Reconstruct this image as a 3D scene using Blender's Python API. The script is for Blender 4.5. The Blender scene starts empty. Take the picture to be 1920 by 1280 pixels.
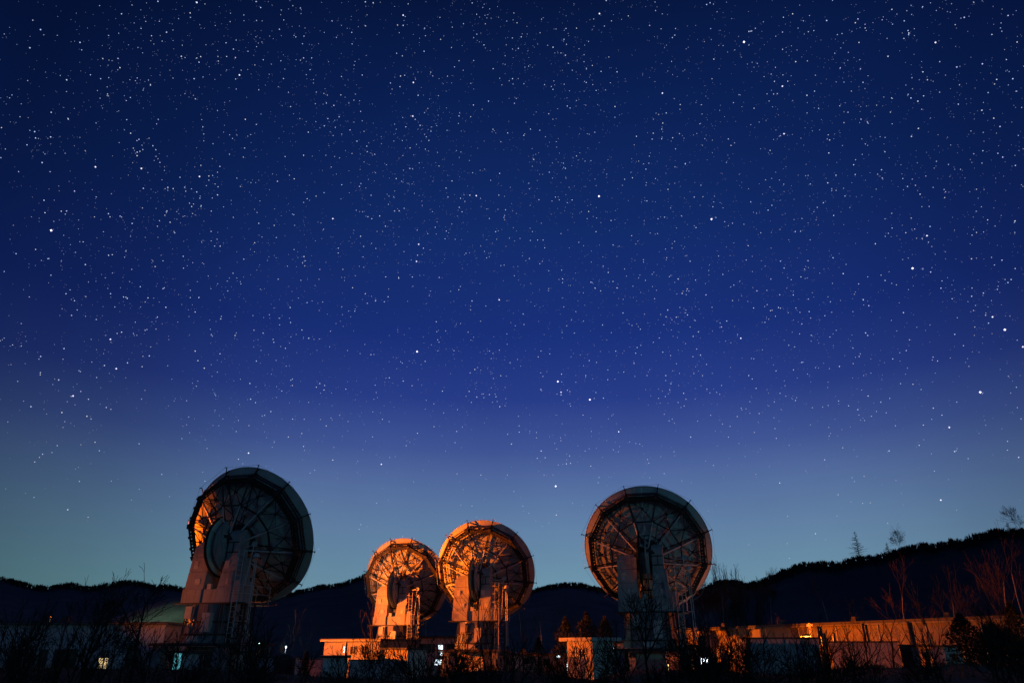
import bpy, math, random
from mathutils import Matrix, Vector, noise
R = math.radians
PI = math.pi
sc = bpy.context.scene
C = sc.collection

# ------------------------------------------------------------------ camera
CAM_Z = 3.0
PITCH = 23.9
FPX = 1296.0                      # focal length in pixels of the 1920 wide photograph
cam_d = bpy.data.cameras.new('camera')
cam_d.sensor_width = 36.0
cam_d.lens = FPX / 1920 * 36
cam_d.clip_start = 0.1
cam_d.clip_end = 60000
cam = bpy.data.objects.new('camera', cam_d)
C.objects.link(cam)
cam.location = (0, 0, CAM_Z)
cam.rotation_euler = (R(90 + PITCH), 0, 0)
sc.camera = cam

# ------------------------------------------------------------------ view
sc.view_settings.view_transform = 'Standard'
sc.view_settings.look = 'None'
sc.view_settings.exposure = 0
sc.view_settings.gamma = 1
sc.view_settings.use_curve_mapping = False
sc.cycles.use_denoising = True
sc.cycles.max_bounces = 4
sc.cycles.diffuse_bounces = 2
sc.cycles.glossy_bounces = 2
sc.cycles.transparent_max_bounces = 4


def lin(c):
    return tuple((v / 255 / 12.92 if v / 255 <= 0.04045 else ((v / 255 + 0.055) / 1.055) ** 2.4) for v in c)


# ------------------------------------------------------------------ world: clear sky at late dusk
w = bpy.data.worlds.new('World')
sc.world = w
w.use_nodes = True
nt = w.node_tree
nt.nodes.clear()
N = nt.nodes.new
L = nt.links.new


def math_node(tree, op, a=None, b=None, clamp=False):
    n = tree.nodes.new('ShaderNodeMath')
    n.operation = op
    n.use_clamp = clamp
    for i, v in enumerate((a, b)):
        if v is None:
            continue
        if isinstance(v, (int, float)):
            n.inputs[i].default_value = v
        else:
            tree.links.new(v, n.inputs[i])
    return n.outputs[0]


def ramp(tree, fac, stops, interp='LINEAR'):
    n = tree.nodes.new('ShaderNodeValToRGB')
    n.color_ramp.interpolation = interp
    el = n.color_ramp.elements
    while len(el) < len(stops):
        el.new(0.5)
    for e, (p, c) in zip(el, stops):
        e.position = p
        e.color = (*c, 1)
    tree.links.new(fac, n.inputs[0])
    return n.outputs[0]


tc = N('ShaderNodeTexCoord')
nrm = N('ShaderNodeVectorMath')
nrm.operation = 'NORMALIZE'
L(tc.outputs['Generated'], nrm.inputs[0])
sep = N('ShaderNodeSeparateXYZ')
L(nrm.outputs[0], sep.inputs[0])
elev = math_node(nt, 'ARCSINE', sep.outputs[2])
# the blue lifts off the skyline a little lower towards the west (left)
e01 = math_node(nt, 'DIVIDE', elev, R(60), clamp=True)
SKY = [(0, (102, 140, 157)), (4.3, (109, 148, 169)), (8.3, (100, 132, 168)), (12.5, (83, 108, 161)),
       (15, (65, 87, 152)), (19, (41, 62, 138)), (24, (26, 49, 124)), (33, (17, 42, 104)),
       (42.7, (11, 32, 84)), (50, (6, 22, 62)), (60, (5, 18, 50))]
col = ramp(nt, e01, [(a / 60, lin(c)) for a, c in SKY])
GA = R(5)
hx = math_node(nt, 'MULTIPLY', sep.outputs[0], math.sin(GA))
hy = math_node(nt, 'MULTIPLY', sep.outputs[1], math.cos(GA))
hs = math_node(nt, 'ADD', hx, hy)
hl = math_node(nt, 'SQRT', math_node(nt, 'SUBTRACT', 1.0001, math_node(nt, 'MULTIPLY', sep.outputs[2], sep.outputs[2])))
ca = math_node(nt, 'DIVIDE', hs, hl)
ca01 = math_node(nt, 'MULTIPLY_ADD', ca, 0.5)
ca01.node.inputs[2].default_value = 0.5
ca01.node.use_clamp = True


def g(v):
    return (v, v, v)


fall = ramp(nt, ca01, [(0.0, g(.44)), (.60, g(.36)), (.84, g(.37)), (.905, g(.57)), (.955, g(.84)), (1.0, g(1.0))])  # unseen sky behind the camera is raised to light the near walls
mul = N('ShaderNodeMix')
mul.data_type = 'RGBA'
mul.blend_type = 'MULTIPLY'
mul.inputs[0].default_value = 1
L(col, mul.inputs[6])
L(fall, mul.inputs[7])
# west side is a touch greener near the skyline
wst = N('ShaderNodeMapRange')
L(sep.outputs[0], wst.inputs[0])
wst.inputs[1].default_value = -.25
wst.inputs[2].default_value = -.6
low = N('ShaderNodeMapRange')
L(elev, low.inputs[0])
low.inputs[1].default_value = R(22)
low.inputs[2].default_value = R(2)
gf = math_node(nt, 'MULTIPLY', wst.outputs[0], low.outputs[0])
mul2 = N('ShaderNodeMix')
mul2.data_type = 'RGBA'
mul2.blend_type = 'MULTIPLY'
L(gf, mul2.inputs[0])
L(mul.outputs[2], mul2.inputs[6])
mul2.inputs[7].default_value = (.86, 1.0, .89, 1)
bg = N('ShaderNodeBackground')
bg.inputs[1].default_value = 1.0
ag = N('ShaderNodeTexNoise')
ag.inputs['Scale'].default_value = 2.6
ag.inputs['Detail'].default_value = 4
L(nrm.outputs[0], ag.inputs['Vector'])
agr = ramp(nt, ag.outputs[0], [(.3, (.90, .91, .93)), (.7, (1.08, 1.08, 1.05))])
mul3 = N('ShaderNodeMix')
mul3.data_type = 'RGBA'
mul3.blend_type = 'MULTIPLY'
mul3.inputs[0].default_value = 1
L(mul2.outputs[2], mul3.inputs[6])
L(agr, mul3.inputs[7])
L(mul3.outputs[2], bg.inputs[0])
wo = N('ShaderNodeOutputWorld')
L(bg.outputs[0], wo.inputs[0])

# ------------------------------------------------------------------ projection helpers (measuring the photograph)
CP, SP = math.cos(R(PITCH)), math.sin(R(PITCH))


def ratio(py):
    yc = (640 - py) / FPX
    return (SP + yc * CP) / (CP - yc * SP)


def zat(py, Y):
    return CAM_Z + ratio(py) * Y


def xat(px, py, Y):
    yc = (640 - py) / FPX
    return (px - 960) / FPX * Y / (CP - yc * SP)


def at(px, py, Y):
    return Vector((xat(px, py, Y), Y, zat(py, Y)))


# ------------------------------------------------------------------ materials
def mat(name, color, rough=.75, metal=0.0, var=.25, scale=1.5, dirt=None, bump=.15, bscale=18, streak=0.0, spec=.3):
    m = bpy.data.materials.new(name)
    m.use_nodes = True
    t = m.node_tree
    b = t.nodes['Principled BSDF']
    b.inputs['Roughness'].default_value = rough
    b.inputs['Metallic'].default_value = metal
    b.inputs['Specular IOR Level'].default_value = spec
    co = t.nodes.new('ShaderNodeTexCoord')
    n1 = t.nodes.new('ShaderNodeTexNoise')
    n1.inputs['Scale'].default_value = scale
    n1.inputs['Detail'].default_value = 6
    n1.inputs['Roughness'].default_value = .65
    t.links.new(co.outputs['Object'], n1.inputs['Vector'])
    lo = tuple(max(0, c * (1 - var)) for c in color)
    hi = tuple(min(1, c * (1 + var)) for c in color)
    cr = ramp(t, n1.outputs[0], [(.32, lo), (.5, color), (.7, hi)])
    out = cr
    if streak:
        mp = t.nodes.new('ShaderNodeMapping')
        mp.inputs['Scale'].default_value = (5, 5, .35)
        t.links.new(co.outputs['Object'], mp.inputs[0])
        n2 = t.nodes.new('ShaderNodeTexNoise')
        n2.inputs['Scale'].default_value = 1.6
        n2.inputs['Detail'].default_value = 5
        t.links.new(mp.outputs[0], n2.inputs['Vector'])
        fr = ramp(t, n2.outputs[0], [(.5, (0, 0, 0)), (.72, (streak, streak, streak))])
        mx = t.nodes.new('ShaderNodeMix')
        mx.data_type = 'RGBA'
        t.links.new(fr, mx.inputs[0])
        t.links.new(cr, mx.inputs[6])
        mx.inputs[7].default_value = (*(dirt or tuple(c * .35 for c in color)), 1)
        out = mx.outputs[2]
    t.links.new(out, b.inputs['Base Color'])
    if bump:
        n3 = t.nodes.new('ShaderNodeTexNoise')
        n3.inputs['Scale'].default_value = bscale
        n3.inputs['Detail'].default_value = 4
        t.links.new(co.outputs['Object'], n3.inputs['Vector'])
        bp = t.nodes.new('ShaderNodeBump')
        bp.inputs['Strength'].default_value = bump
        bp.inputs['Distance'].default_value = .03
        t.links.new(n3.outputs[0], bp.inputs['Height'])
        t.links.new(bp.outputs[0], b.inputs['Normal'])
    return m


def glow(name, color, strength, patchy=0):
    m = bpy.data.materials.new(name)
    m.use_nodes = True
    t = m.node_tree
    b = t.nodes['Principled BSDF']
    b.inputs['Base Color'].default_value = (.3, .3, .3, 1)
    b.inputs['Emission Color'].default_value = (*color, 1)
    b.inputs['Emission Strength'].default_value = strength
    if patchy:
        co = t.nodes.new('ShaderNodeTexCoord')
        n = t.nodes.new('ShaderNodeTexNoise')
        n.inputs['Scale'].default_value = patchy
        t.links.new(co.outputs['Object'], n.inputs['Vector'])
        s = ramp(t, n.outputs[0], [(.3, g(.25)), (.65, g(1))])
        t.links.new(math_node(t, 'MULTIPLY', s, strength), b.inputs['Emission Strength'])
    return m


M = {
    'panel': mat('reflector_paint', (.41, .46, .45), .55, var=.16, scale=.9, streak=.35, bump=.05),
    'steel': mat('dark_steel', (.035, .035, .037), .6, var=.4, scale=4),
    'girder': mat('weathered_girder_steel', (.022, .021, .02), .6, var=.5, scale=5),
    'tube': mat('grey_tube_paint', (.42, .44, .43), .5, var=.2, scale=4),
    'clad': mat('mount_cladding_paint', (.30, .305, .31), .65, var=.14, scale=1.2, streak=.5, bump=.08),
    'green': mat('sector_plate_paint', (.48, .60, .54), .6, var=.22, scale=2, streak=.3),
    'pedestal': mat('pedestal_paint', (.17, .18, .20), .7, var=.3, scale=1.4, streak=.5),
    'black': mat('black_rubber', (.012, .012, .013), .8, var=.3),
    'wall': mat('render_wall', (.46, .46, .50), .85, var=.22, scale=1.0, streak=.45, bump=.25),
    'brownwall': mat('worn_wall_paint', (.17, .155, .145), .85, var=.25, scale=1.1, streak=.5),
    'dimwall': mat('container_paint', (.24, .24, .29), .7, var=.3, scale=1.2, streak=.5),
    'needle': mat('evergreen_leaves', (.010, .014, .009), .9, var=.4, scale=4, bump=0),
    'wall2': mat('pale_render_wall', (.42, .40, .38), .85, var=.22, scale=1.3, streak=.45, bump=.25),
    'roof': mat('dark_roof_sheet', (.035, .036, .04), .6, var=.4, scale=2),
    'trim': mat('grey_roof_trim', (.35, .37, .38), .6, var=.2),
    'frame': mat('window_frame', (.10, .10, .10), .5),
    'darkglass': mat('dark_window_glass', (.012, .014, .018), .15, var=.2, bump=0, spec=.5),
    'door': mat('dark_door_and_shade', (.035, .035, .04), .5),
    'ground': mat('dark_grass_soil', (.020, .020, .014), .95, var=.5, scale=.6, bump=.6, bscale=6),
    'grass': mat('dead_grass', (.045, .038, .02), .9, var=.5, scale=3, bump=0),
    'hill': mat('wooded_hillside', (.040, .038, .040), .95, var=.55, scale=.02, bump=.8, bscale=.12),
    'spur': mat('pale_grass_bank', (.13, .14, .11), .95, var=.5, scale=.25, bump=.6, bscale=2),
    'wood': mat('hill_trees', (.014, .014, .016), .9, var=.4, bump=0),
    'bark': mat('dark_bark', (.012, .010, .009), .9, var=.4, scale=6, bump=.3),
    'birch': mat('pale_birch_bark', (.22, .20, .18), .85, var=.45, scale=5, bump=.2),
    'twig': mat('birch_twigs', (.05, .036, .03), .9, var=.4, scale=5, bump=0),
    'pole': mat('galvanised_pole', (.25, .26, .26), .5, var=.2),
    'leaf': mat('conifer_needles', (.018, .028, .018), .9, var=.4, scale=4, bump=0),
}


# ------------------------------------------------------------------ mesh helpers
class MB:
    def __init__(self):
        self.v, self.f = [], []

    def add(self, vs, fs):
        o = len(self.v)
        self.v += [tuple(p) for p in vs]
        self.f += [tuple(i + o for i in q) for q in fs]
        return self

    def box(self, x0, x1, y0, y1, z0, z1):
        return self.loft([(z0, x0, x1, y0, y1), (z1, x0, x1, y0, y1)])

    def loft(self, secs):
        vs, fs = [], []
        for (z, x0, x1, y0, y1) in secs:
            vs += [(x0, y0, z), (x1, y0, z), (x1, y1, z), (x0, y1, z)]
        n = len(secs)
        for k in range(n - 1):
            for i in range(4):
                a, b = k * 4 + i, k * 4 + (i + 1) % 4
                fs.append((a, b, b + 4, a + 4))
        fs.append((3, 2, 1, 0))
        fs.append(tuple((n - 1) * 4 + i for i in range(4)))
        return self.add(vs, fs)

    def rings(self, rings, cap=True, closed=True):
        n = len(rings[0])
        vs = [p for r in rings for p in r]
        fs = []
        for k in range(len(rings) - 1):
            for i in range(n if closed else n - 1):
                a, b = k * n + i, k * n + (i + 1) % n
                fs.append((a, b, b + n, a + n))
        if cap:
            fs.append(tuple(range(n - 1, -1, -1)))
            fs.append(tuple((len(rings) - 1) * n + i for i in range(n)))
        return self.add(vs, fs)

    def tube(self, p, q, r0, r1=None, n=6, cap=True):
        r1 = r0 if r1 is None else r1
        p, q = Vector(p), Vector(q)
        d = (q - p)
        if d.length < 1e-6:
            return self
        d.normalize()
        u = d.cross(Vector((0, 0, 1)))
        if u.length < .05:
            u = d.cross(Vector((1, 0, 0)))
        u.normalize()
        v = d.cross(u)
        rr = []
        for c, r in ((p, r0), (q, r1)):
            rr.append([c + (u * math.cos(2 * PI * i / n) + v * math.sin(2 * PI * i / n)) * r for i in range(n)])
        return self.rings(rr, cap)

    def beam(self, p, q, wd, hd, up=(0, 0, 1)):
        p, q = Vector(p), Vector(q)
        d = (q - p).normalized()
        u = d.cross(Vector(up))
        if u.length < .05:
            u = d.cross(Vector((1, 0, 0)))
        u.normalize()
        v = u.cross(d)
        rr = [[c + u * a * wd / 2 + v * b * hd / 2 for a, b in ((-1, -1), (1, -1), (1, 1), (-1, 1))] for c in (p, q)]
        return self.rings(rr)

    def prism(self, poly, axis, a, b):
        # poly: 2D outline; extruded along 'x', 'y' or 'z' from a to b
        def P(u, v, t):
            return {'x': (t, u, v), 'y': (u, t, v), 'z': (u, v, t)}[axis]
        return self.rings([[P(u, v, a) for u, v in poly], [P(u, v, b) for u, v in poly]])

    def mesh(self, name, m=None, smooth=False):
        me = bpy.data.meshes.new(name)
        me.from_pydata(self.v, [], self.f)
        me.update()
        if m:
            me.materials.append(m)
        if smooth:
            me.polygons.foreach_set('use_smooth', [True] * len(me.polygons))
        return me

    def build(self, name, m, parent=None, smooth=False, label=None):
        o = bpy.data.objects.new(name, self.mesh(name, m, smooth))
        C.objects.link(o)
        if parent:
            o.parent = parent
        if label:
            o['label'] = label
        return o


def link(name, me, parent=None, mtx=None):
    o = bpy.data.objects.new(name, me)
    C.objects.link(o)
    if parent:
        o.parent = parent
    if mtx is not None:
        o.matrix_local = mtx
    return o


def thing(name, label, cat, loc=(0, 0, 0), rz=0, group=None):
    o = bpy.data.objects.new(name, None)
    o.empty_display_size = .3
    C.objects.link(o)
    o.location = loc
    o.rotation_euler = (0, 0, rz)
    return tag(o, label, cat, group)


def tag(o, label, cat, group=None, kind=None):
    if label:
        o['label'] = label
    if cat:
        o['category'] = cat
    if group:
        o['group'] = group
    if kind:
        o['kind'] = kind
    return o


def copy_tree(o, label=None):
    c = o.copy()
    C.objects.link(c)
    if label:
        c['label'] = label
    for ch in o.children:
        d = ch.copy()
        C.objects.link(d)
        d.parent = c
        for gch in ch.children:
            e = gch.copy()
            C.objects.link(e)
            e.parent = d
    return c


# ------------------------------------------------------------------ ground
BERM = [(-300, 1246), (0, 1252), (190, 1253), (330, 1254), (480, 1259), (560, 1270), (700, 1272), (740, 1276), (800, 1273),
        (860, 1258), (1000, 1256), (1080, 1275), (1140, 1276), (1160, 1257), (1300, 1254), (1400, 1262), (1500, 1266),
        (1600, 1250), (1740, 1252), (1800, 1243), (1860, 1250), (2300, 1250)]


def interp(tab, x):
    if x <= tab[0][0]:
        return tab[0][1]
    for (a, u), (b, v) in zip(tab, tab[1:]):
        if x <= b:
            t = (x - a) / (b - a)
            t = t * t * (3 - 2 * t)
            return u + (v - u) * t
    return tab[-1][1]


BX = [(xat(px, 1260, 30), zat(py, 30)) for px, py in BERM]


def smooth(a, b, x):
    t = min(1, max(0, (x - a) / (b - a)))
    return t * t * (3 - 2 * t)


def gh(x, y):
    crest = interp(BX, x * 30 / max(y, 8) if y > 8 else x)
    k = smooth(6, 29, y) * (1 - smooth(31, 38, y))
    base = 1.35 * (1 - smooth(29, 38, y))
    h = base * (1 - k) + crest * k if y < 31 else crest * (1 - smooth(31, 38, y))
    h += .06 * noise.noise(Vector((x * .5, y * .5, 0))) * (1 if y < 60 else .3)
    return h


gm = MB()
ys = [-120, -60, -20, -5] + [i * 1.5 for i in range(0, 29)] + [45, 50, 60, 75, 95, 120, 160]
xs = [-300, -200, -120, -80] + [i * 1.6 - 56 for i in range(0, 71)] + [80, 120, 200, 300]
gv = [(x, y, gh(x, y)) for y in ys for x in xs]
nx = len(xs)
gf_ = [(j * nx + i, j * nx + i + 1, (j + 1) * nx + i + 1, (j + 1) * nx + i) for j in range(len(ys) - 1) for i in range(nx - 1)]
gm.add(gv, gf_)
# wide apron out to the skyline, lower than the near sheet
gm.add([(-9000, -6000, -.35), (9000, -6000, -.35), (9000, 9000, -.35), (-9000, 9000, -.35)], [(0, 1, 2, 3)])
go = gm.build('ground', M['ground'], smooth=True)
tag(go, 'dark grassy ground rising to a low bank before the antennas', None, kind='structure')

# ------------------------------------------------------------------ hills
RIDGE = [(-500, 1080), (-200, 1084), (0, 1087), (19, 1091), (47, 1100), (75, 1105), (97, 1104), (116, 1100), (135, 1100), (156, 1105), (178, 1103),
         (212, 1097), (249, 1093), (270, 1098), (292, 1103), (319, 1102), (347, 1107), (400, 1122), (470, 1128), (540, 1117), (575, 1108), (600, 1103),
         (640, 1098), (661, 1091), (688, 1078), (730, 1074), (790, 1085), (860, 1110), (940, 1116), (1000, 1110), (1020, 1104), (1060, 1097), (1092, 1099),
         (1125, 1107), (1153, 1112), (1230, 1118), (1299, 1110), (1321, 1108), (1335, 1099), (1366, 1094), (1389, 1097), (1403, 1101), (1417, 1099),
         (1441, 1091), (1464, 1081), (1487, 1070), (1511, 1062), (1534, 1063), (1558, 1062), (1581, 1061), (1605, 1053), (1660, 1046), (1674, 1042),
         (1693, 1034), (1720, 1029), (1749, 1029), (1781, 1021), (1807, 1018), (1839, 1010), (1865, 1002), (1884, 1000), (1920, 1000), (2100, 985), (2500, 990)]
RT = []
for px, py in RIDGE:
    a = math.atan2(xat(px, py, 1.0), 1.0)
    RT.append((a, ratio(py) * math.cos(a)))


def ridge_R(a):
    return 900 + (390 - 900) * smooth(R(10), R(17), a)


def ridge_tan(a):
    v = RT[0][1]
    if a >= RT[-1][0]:
        return RT[-1][1]
    for (p, u), (q, s) in zip(RT, RT[1:]):
        if p <= a <= q:
            return u + (s - u) * (a - p) / (q - p)
    return v


def hill_h(a, t):
    # t = 0 at the foot, 1 at the crest
    Rr = ridge_R(a)
    H = CAM_Z + ridge_tan(a) * Rr + .35
    if t <= 1:
        h = H * t ** 1.45
        h += H * .07 * noise.noise(Vector((a * 14, t * 3, 0))) * math.sin(PI * t)
    else:
        h = H * (1 - .55 * (t - 1))
    return h - .6 * (1 - min(t, 1))


def hill_pt(a, t):
    Rr = ridge_R(a)
    r0 = 165
    r = r0 + (Rr - r0) * t
    return Vector((math.sin(a) * r, math.cos(a) * r, hill_h(a, t)))


hm = MB()
NA = 900
aa = [R(-80) + R(160) * i / NA for i in range(NA + 1)]
tt = [0, .12, .25, .4, .55, .7, .8, .88, .94, .98, 1.0, 1.05, 1.3]
hm.rings([[hill_pt(a, t) for a in aa] for t in tt], cap=False, closed=False)
ho = hm.build('hills', M['hill'], smooth=True)
tag(ho, 'long dark wooded ridge behind the antennas', None, kind='structure')

rnd = random.Random(5)
wd = MB()


def little_tree(mb, p, h, rn, kind):
    if kind == 'round':
        n = rn.randint(9, 13)
        for i in range(n):
            a = rn.uniform(0, 2 * PI)
            lean = rn.uniform(.05, .5)
            d = Vector((math.cos(a) * lean, math.sin(a) * lean, 1)).normalized()
            b = p + Vector((0, 0, h * rn.uniform(0, .35)))
            q = p + Vector((0, 0, h * .2)) + d * h * rn.uniform(.55, .85)
            s = h * rn.uniform(.012, .03)
            mb.add([b + Vector((-s, 0, 0)), b + Vector((s, 0, 0)), q + Vector((s * 1.6, 0, -h * .15)), q, q + Vector((-s * 1.6, 0, -h * .15))],
                   [(0, 1, 2, 3, 4)])
    else:
        mb.add([p + Vector((-h * .16, 0, h * .1)), p + Vector((0, -h * .16, h * .1)), p + Vector((h * .16, 0, h * .1)), p + Vector((0, 0, h))],
               [(0, 1, 3), (1, 2, 3)])


for i in range(7000):
    a = R(-46) + R(92) * rnd.random()
    Rr = ridge_R(a)
    t = 1.01 - abs(rnd.gauss(0, .035))
    p = hill_pt(a, t) - Vector((0, 0, .5))
    hh = rnd.uniform(2.5, 6) * (1 if Rr > 600 else .62) * (1 + .25 * noise.noise(Vector((a * 60, 0, 0))))
    little_tree(wd, p, hh, rnd, 'round' if rnd.random() < .8 else 'fir')
tag(wd.build('ridge_wood', M['wood']), 'bare wood fringing the crest of the ridge', 'wood', kind='stuff')

# ------------------------------------------------------------------ grassy spur on the left lit green
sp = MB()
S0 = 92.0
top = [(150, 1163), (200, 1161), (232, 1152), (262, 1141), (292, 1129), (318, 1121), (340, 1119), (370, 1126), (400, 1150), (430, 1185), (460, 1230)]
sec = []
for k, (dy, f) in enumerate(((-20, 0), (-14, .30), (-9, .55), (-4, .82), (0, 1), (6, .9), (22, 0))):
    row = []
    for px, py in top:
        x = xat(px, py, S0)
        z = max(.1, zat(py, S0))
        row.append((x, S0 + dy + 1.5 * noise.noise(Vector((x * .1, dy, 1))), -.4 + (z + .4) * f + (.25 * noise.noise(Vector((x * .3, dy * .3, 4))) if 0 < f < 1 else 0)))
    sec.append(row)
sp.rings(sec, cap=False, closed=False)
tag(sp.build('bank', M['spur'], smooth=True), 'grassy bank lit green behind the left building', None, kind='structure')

# ------------------------------------------------------------------ antennas
AZ, EL = R(14), R(25)
AXIS_Z = 9.12


def surf(r):
    return 1.7 + 1.3 * (r / 5.0) ** 2


def pol(r, s, ang):
    return Vector((r * math.sin(ang), s, r * math.cos(ang)))


def panel_mesh(r0, r1, half, nr=3, na=3, gap=.003):
    mb = MB()
    th = .05
    grid = []
    for off in (0, -th):
        rows = []
        for i in range(nr + 1):
            r = r0 + gap + (r1 - r0 - 2 * gap) * i / nr
            row = []
            for j in range(na + 1):
                h2 = half - gap / r
                row.append(pol(r, surf(r) + off, -h2 + 2 * h2 * j / na))
            rows.append(row)
        grid.append(rows)
    m = na + 1
    tot = (nr + 1) * m
    vs = [p for rows in grid for row in rows for p in row]
    fs = []
    for i in range(nr):
        for j in range(na):
            a = i * m + j
            fs.append((a, a + m, a + m + 1, a + 1))
            fs.append((tot + a, tot + a + 1, tot + a + m + 1, tot + a + m))
    for j in range(na):
        a = j
        fs.append((a, a + 1, tot + a + 1, tot + a))
        a = nr * m + j
        fs.append((a + 1, a, tot + a, tot + a + 1))
    for i in range(nr):
        a = i * m
        fs.append((a + m, a, tot + a, tot + a + m))
        a = i * m + na
        fs.append((a, a + m, tot + a + m, tot + a))
    mb.add(vs, fs)
    return mb.mesh('panel', M['panel'])


def perforated(mb, a, b, nrm_dir, wdir, width, n, hole):
    """plate from a to b, `width` wide along wdir, with n round holes; two sheets with real thickness"""
    a, b = Vector(a), Vector(b)
    L_ = (b - a)
    cell = L_ / n
    u = L_.normalized()
    wv = Vector(wdir).normalized()
    for off in (0, .018):
        o = Vector(nrm_dir) * off
        for k in range(n):
            c = a + cell * (k + .5) + o
            hx_, hw = cell.length / 2, width / 2
            outer = [(-hx_, -hw), (0, -hw), (hx_, -hw), (hx_, 0), (hx_, hw), (0, hw), (-hx_, hw), (-hx_, 0)]
            inner = [(hole * math.cos(R(225 + 45 * i)), hole * math.sin(R(225 + 45 * i))) for i in range(8)]
            vs = [c + u * p + wv * q for p, q in outer] + [c + u * p + wv * q for p, q in inner]
            mb.add(vs, [(i, (i + 1) % 8, 8 + (i + 1) % 8, 8 + i) for i in range(8)])


def chord_pts(r, s, half=R(15)):
    return pol(r, s, -half), pol(r, s, half)


RG = 4.5


def ring_girder():
    mb = MB()
    a, b = chord_pts(RG, 1.88)
    out = Vector((0, 0, 1))
    # radial-facing perforated web
    perforated(mb, a, b, (0, 0, 1), (0, 1, 0), .34, 9, .075)
    for s in (-.17, .17):
        mb.beam(a + Vector((0, s, 0)), b + Vector((0, s, 0)), .035, .14, up=(0, 0, 1))
    a3, b3 = chord_pts(RG - .15, 1.69)
    perforated(mb, a3, b3, (0, 1, 0), (0, 0, 1), .25, 9, .06)
    # inner web
    a2, b2 = chord_pts(RG - .22, 1.88)
    mb.beam(a2, b2, .05, .09)
    for k in range(5):
        p = a.lerp(b, (k + .5) / 5)
        mb.beam(p, a2.lerp(b2, (k + .5) / 5), .05, .05)
    for k in (.3, .66):
        p = a.lerp(b, k) + Vector((0, -.2, .06))
        mb.beam(p - Vector((.09, 0, 0)), p + Vector((.09, 0, 0)), .1, .1)
    return mb.mesh('ring_girder', M['girder'])


def ring_rail():
    mb = MB()
    a, b = chord_pts(4.72, 2.42)
    perforated(mb, a, b, (0, 0, 1), (0, 1, 0), .2, 9, .05)
    a, b = chord_pts(4.68, 2.18)
    mb.tube(a, b, .045, n=6)
    return mb.mesh('ring_rail', M['girder'])


def radial_truss():
    mb = MB()
    A = lambda r, s, t=0: pol(r, s, t)
    up = (1, 0, 0)
    rear = [(1.05, .55), (2.75, 1.12), (RG - .05, 1.88)]
    fr = [(1.05, surf(1.05) - .14), (1.9, surf(1.9) - .14), (2.75, surf(2.75) - .14), (3.65, surf(3.65) - .14), (4.72, surf(4.72) - .14)]
    for p, q in zip(rear, rear[1:]):
        mb.beam(A(*p), A(*q), .085, .085, up)
    for p, q in zip(fr, fr[1:]):
        mb.beam(A(*p), A(*q), .06, .06, up)
    mb.beam(A(*rear[1]), A(*fr[2]), .06, .06, up)
    mb.beam(A(*rear[1]), A(*fr[1]), .045, .045, up)
    mb.beam(A(*rear[1]), A(*fr[3]), .045, .045, up)
    mb.beam(A(*rear[2]), A(*fr[3]), .05, .05, up)
    mb.beam(A(*rear[2]), A(*fr[4]), .07, .07, up)
    mb.beam(A(*rear[0]), A(*fr[1]), .045, .045, up)
    # gusset block at the ring node
    c = A(RG, 1.88)
    mb.box(c.x - .16, c.x + .16, c.y - .24, c.y + .24, c.z - .16, c.z + .12)
    c = A(2.75, 1.12)
    mb.box(c.x - .09, c.x + .09, c.y - .09, c.y + .09, c.z - .09, c.z + .09)
    return mb.mesh('radial_truss', M['steel'])


def bracing():
    """star of struts between two radial trusses"""
    mb = MB()
    h = R(15)
    hub = pol(3.5, 1.70, 0)
    for r, a in ((2.75, -h), (2.75, h), (4.5, -h * .5), (4.5, h * .5), (2.6, 0)):
        mb.beam(hub, pol(r, surf(r) - .1, a), .026, .026)
    mb.beam(hub, pol(RG - .1, 1.86, -h), .04, .04)
    mb.beam(hub, pol(RG - .1, 1.86, h), .04, .04)
    mb.beam(hub, pol(RG - .12, 1.86, 0), .06, .06)
    mb.beam(hub, pol(2.75, 1.12, -h), .04, .04)
    mb.beam(hub, pol(2.75, 1.12, h), .04, .04)
    mb.box(hub.x - .09, hub.x + .09, hub.y - .08, hub.y + .08, hub.z - .08, hub.z + .08)
    a, b = chord_pts(2.75, 1.12)
    mb.beam(a, b, .11, .09)
    return mb.mesh('bracing', M['steel'])


def inner_ring():
    mb = MB()
    a, b = chord_pts(1.75, .78)
    mb.beam(a, b, .07, .07)
    return mb.mesh('inner_ring_bar', M['steel'])


def strut_mesh(r1, s1):
    mb = MB()
    mb.tube(pol(.75, .1, 0), pol(r1, s1, 0), .065, .055, n=8)
    return mb.mesh('strut', M['tube'])


def spike_mesh():
    mb = MB()
    mb.beam(pol(4.55, 2.0, 0), pol(5.02, 2.92, 0), .07, .07, (1, 0, 0))
    mb.beam(pol(4.86, 2.5, 0), pol(5.3, 2.82, 0), .05, .05, (1, 0, 0))
    mb.beam(pol(5.28, 2.84, 0), pol(5.34, 2.62, 0), .05, .05, (1, 0, 0))
    return mb.mesh('spike', M['steel'])


TILT = Matrix.Translation((0, 0, AXIS_Z)) @ Matrix.Rotation(EL, 4, 'X')


TILTR = TILT @ Matrix.Translation((0, -.4, 0))


def rot(ang):
    # pol() angles run clockwise seen from behind (towards +x)
    return TILTR @ Matrix.Rotation(ang, 4, 'Y')


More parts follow.
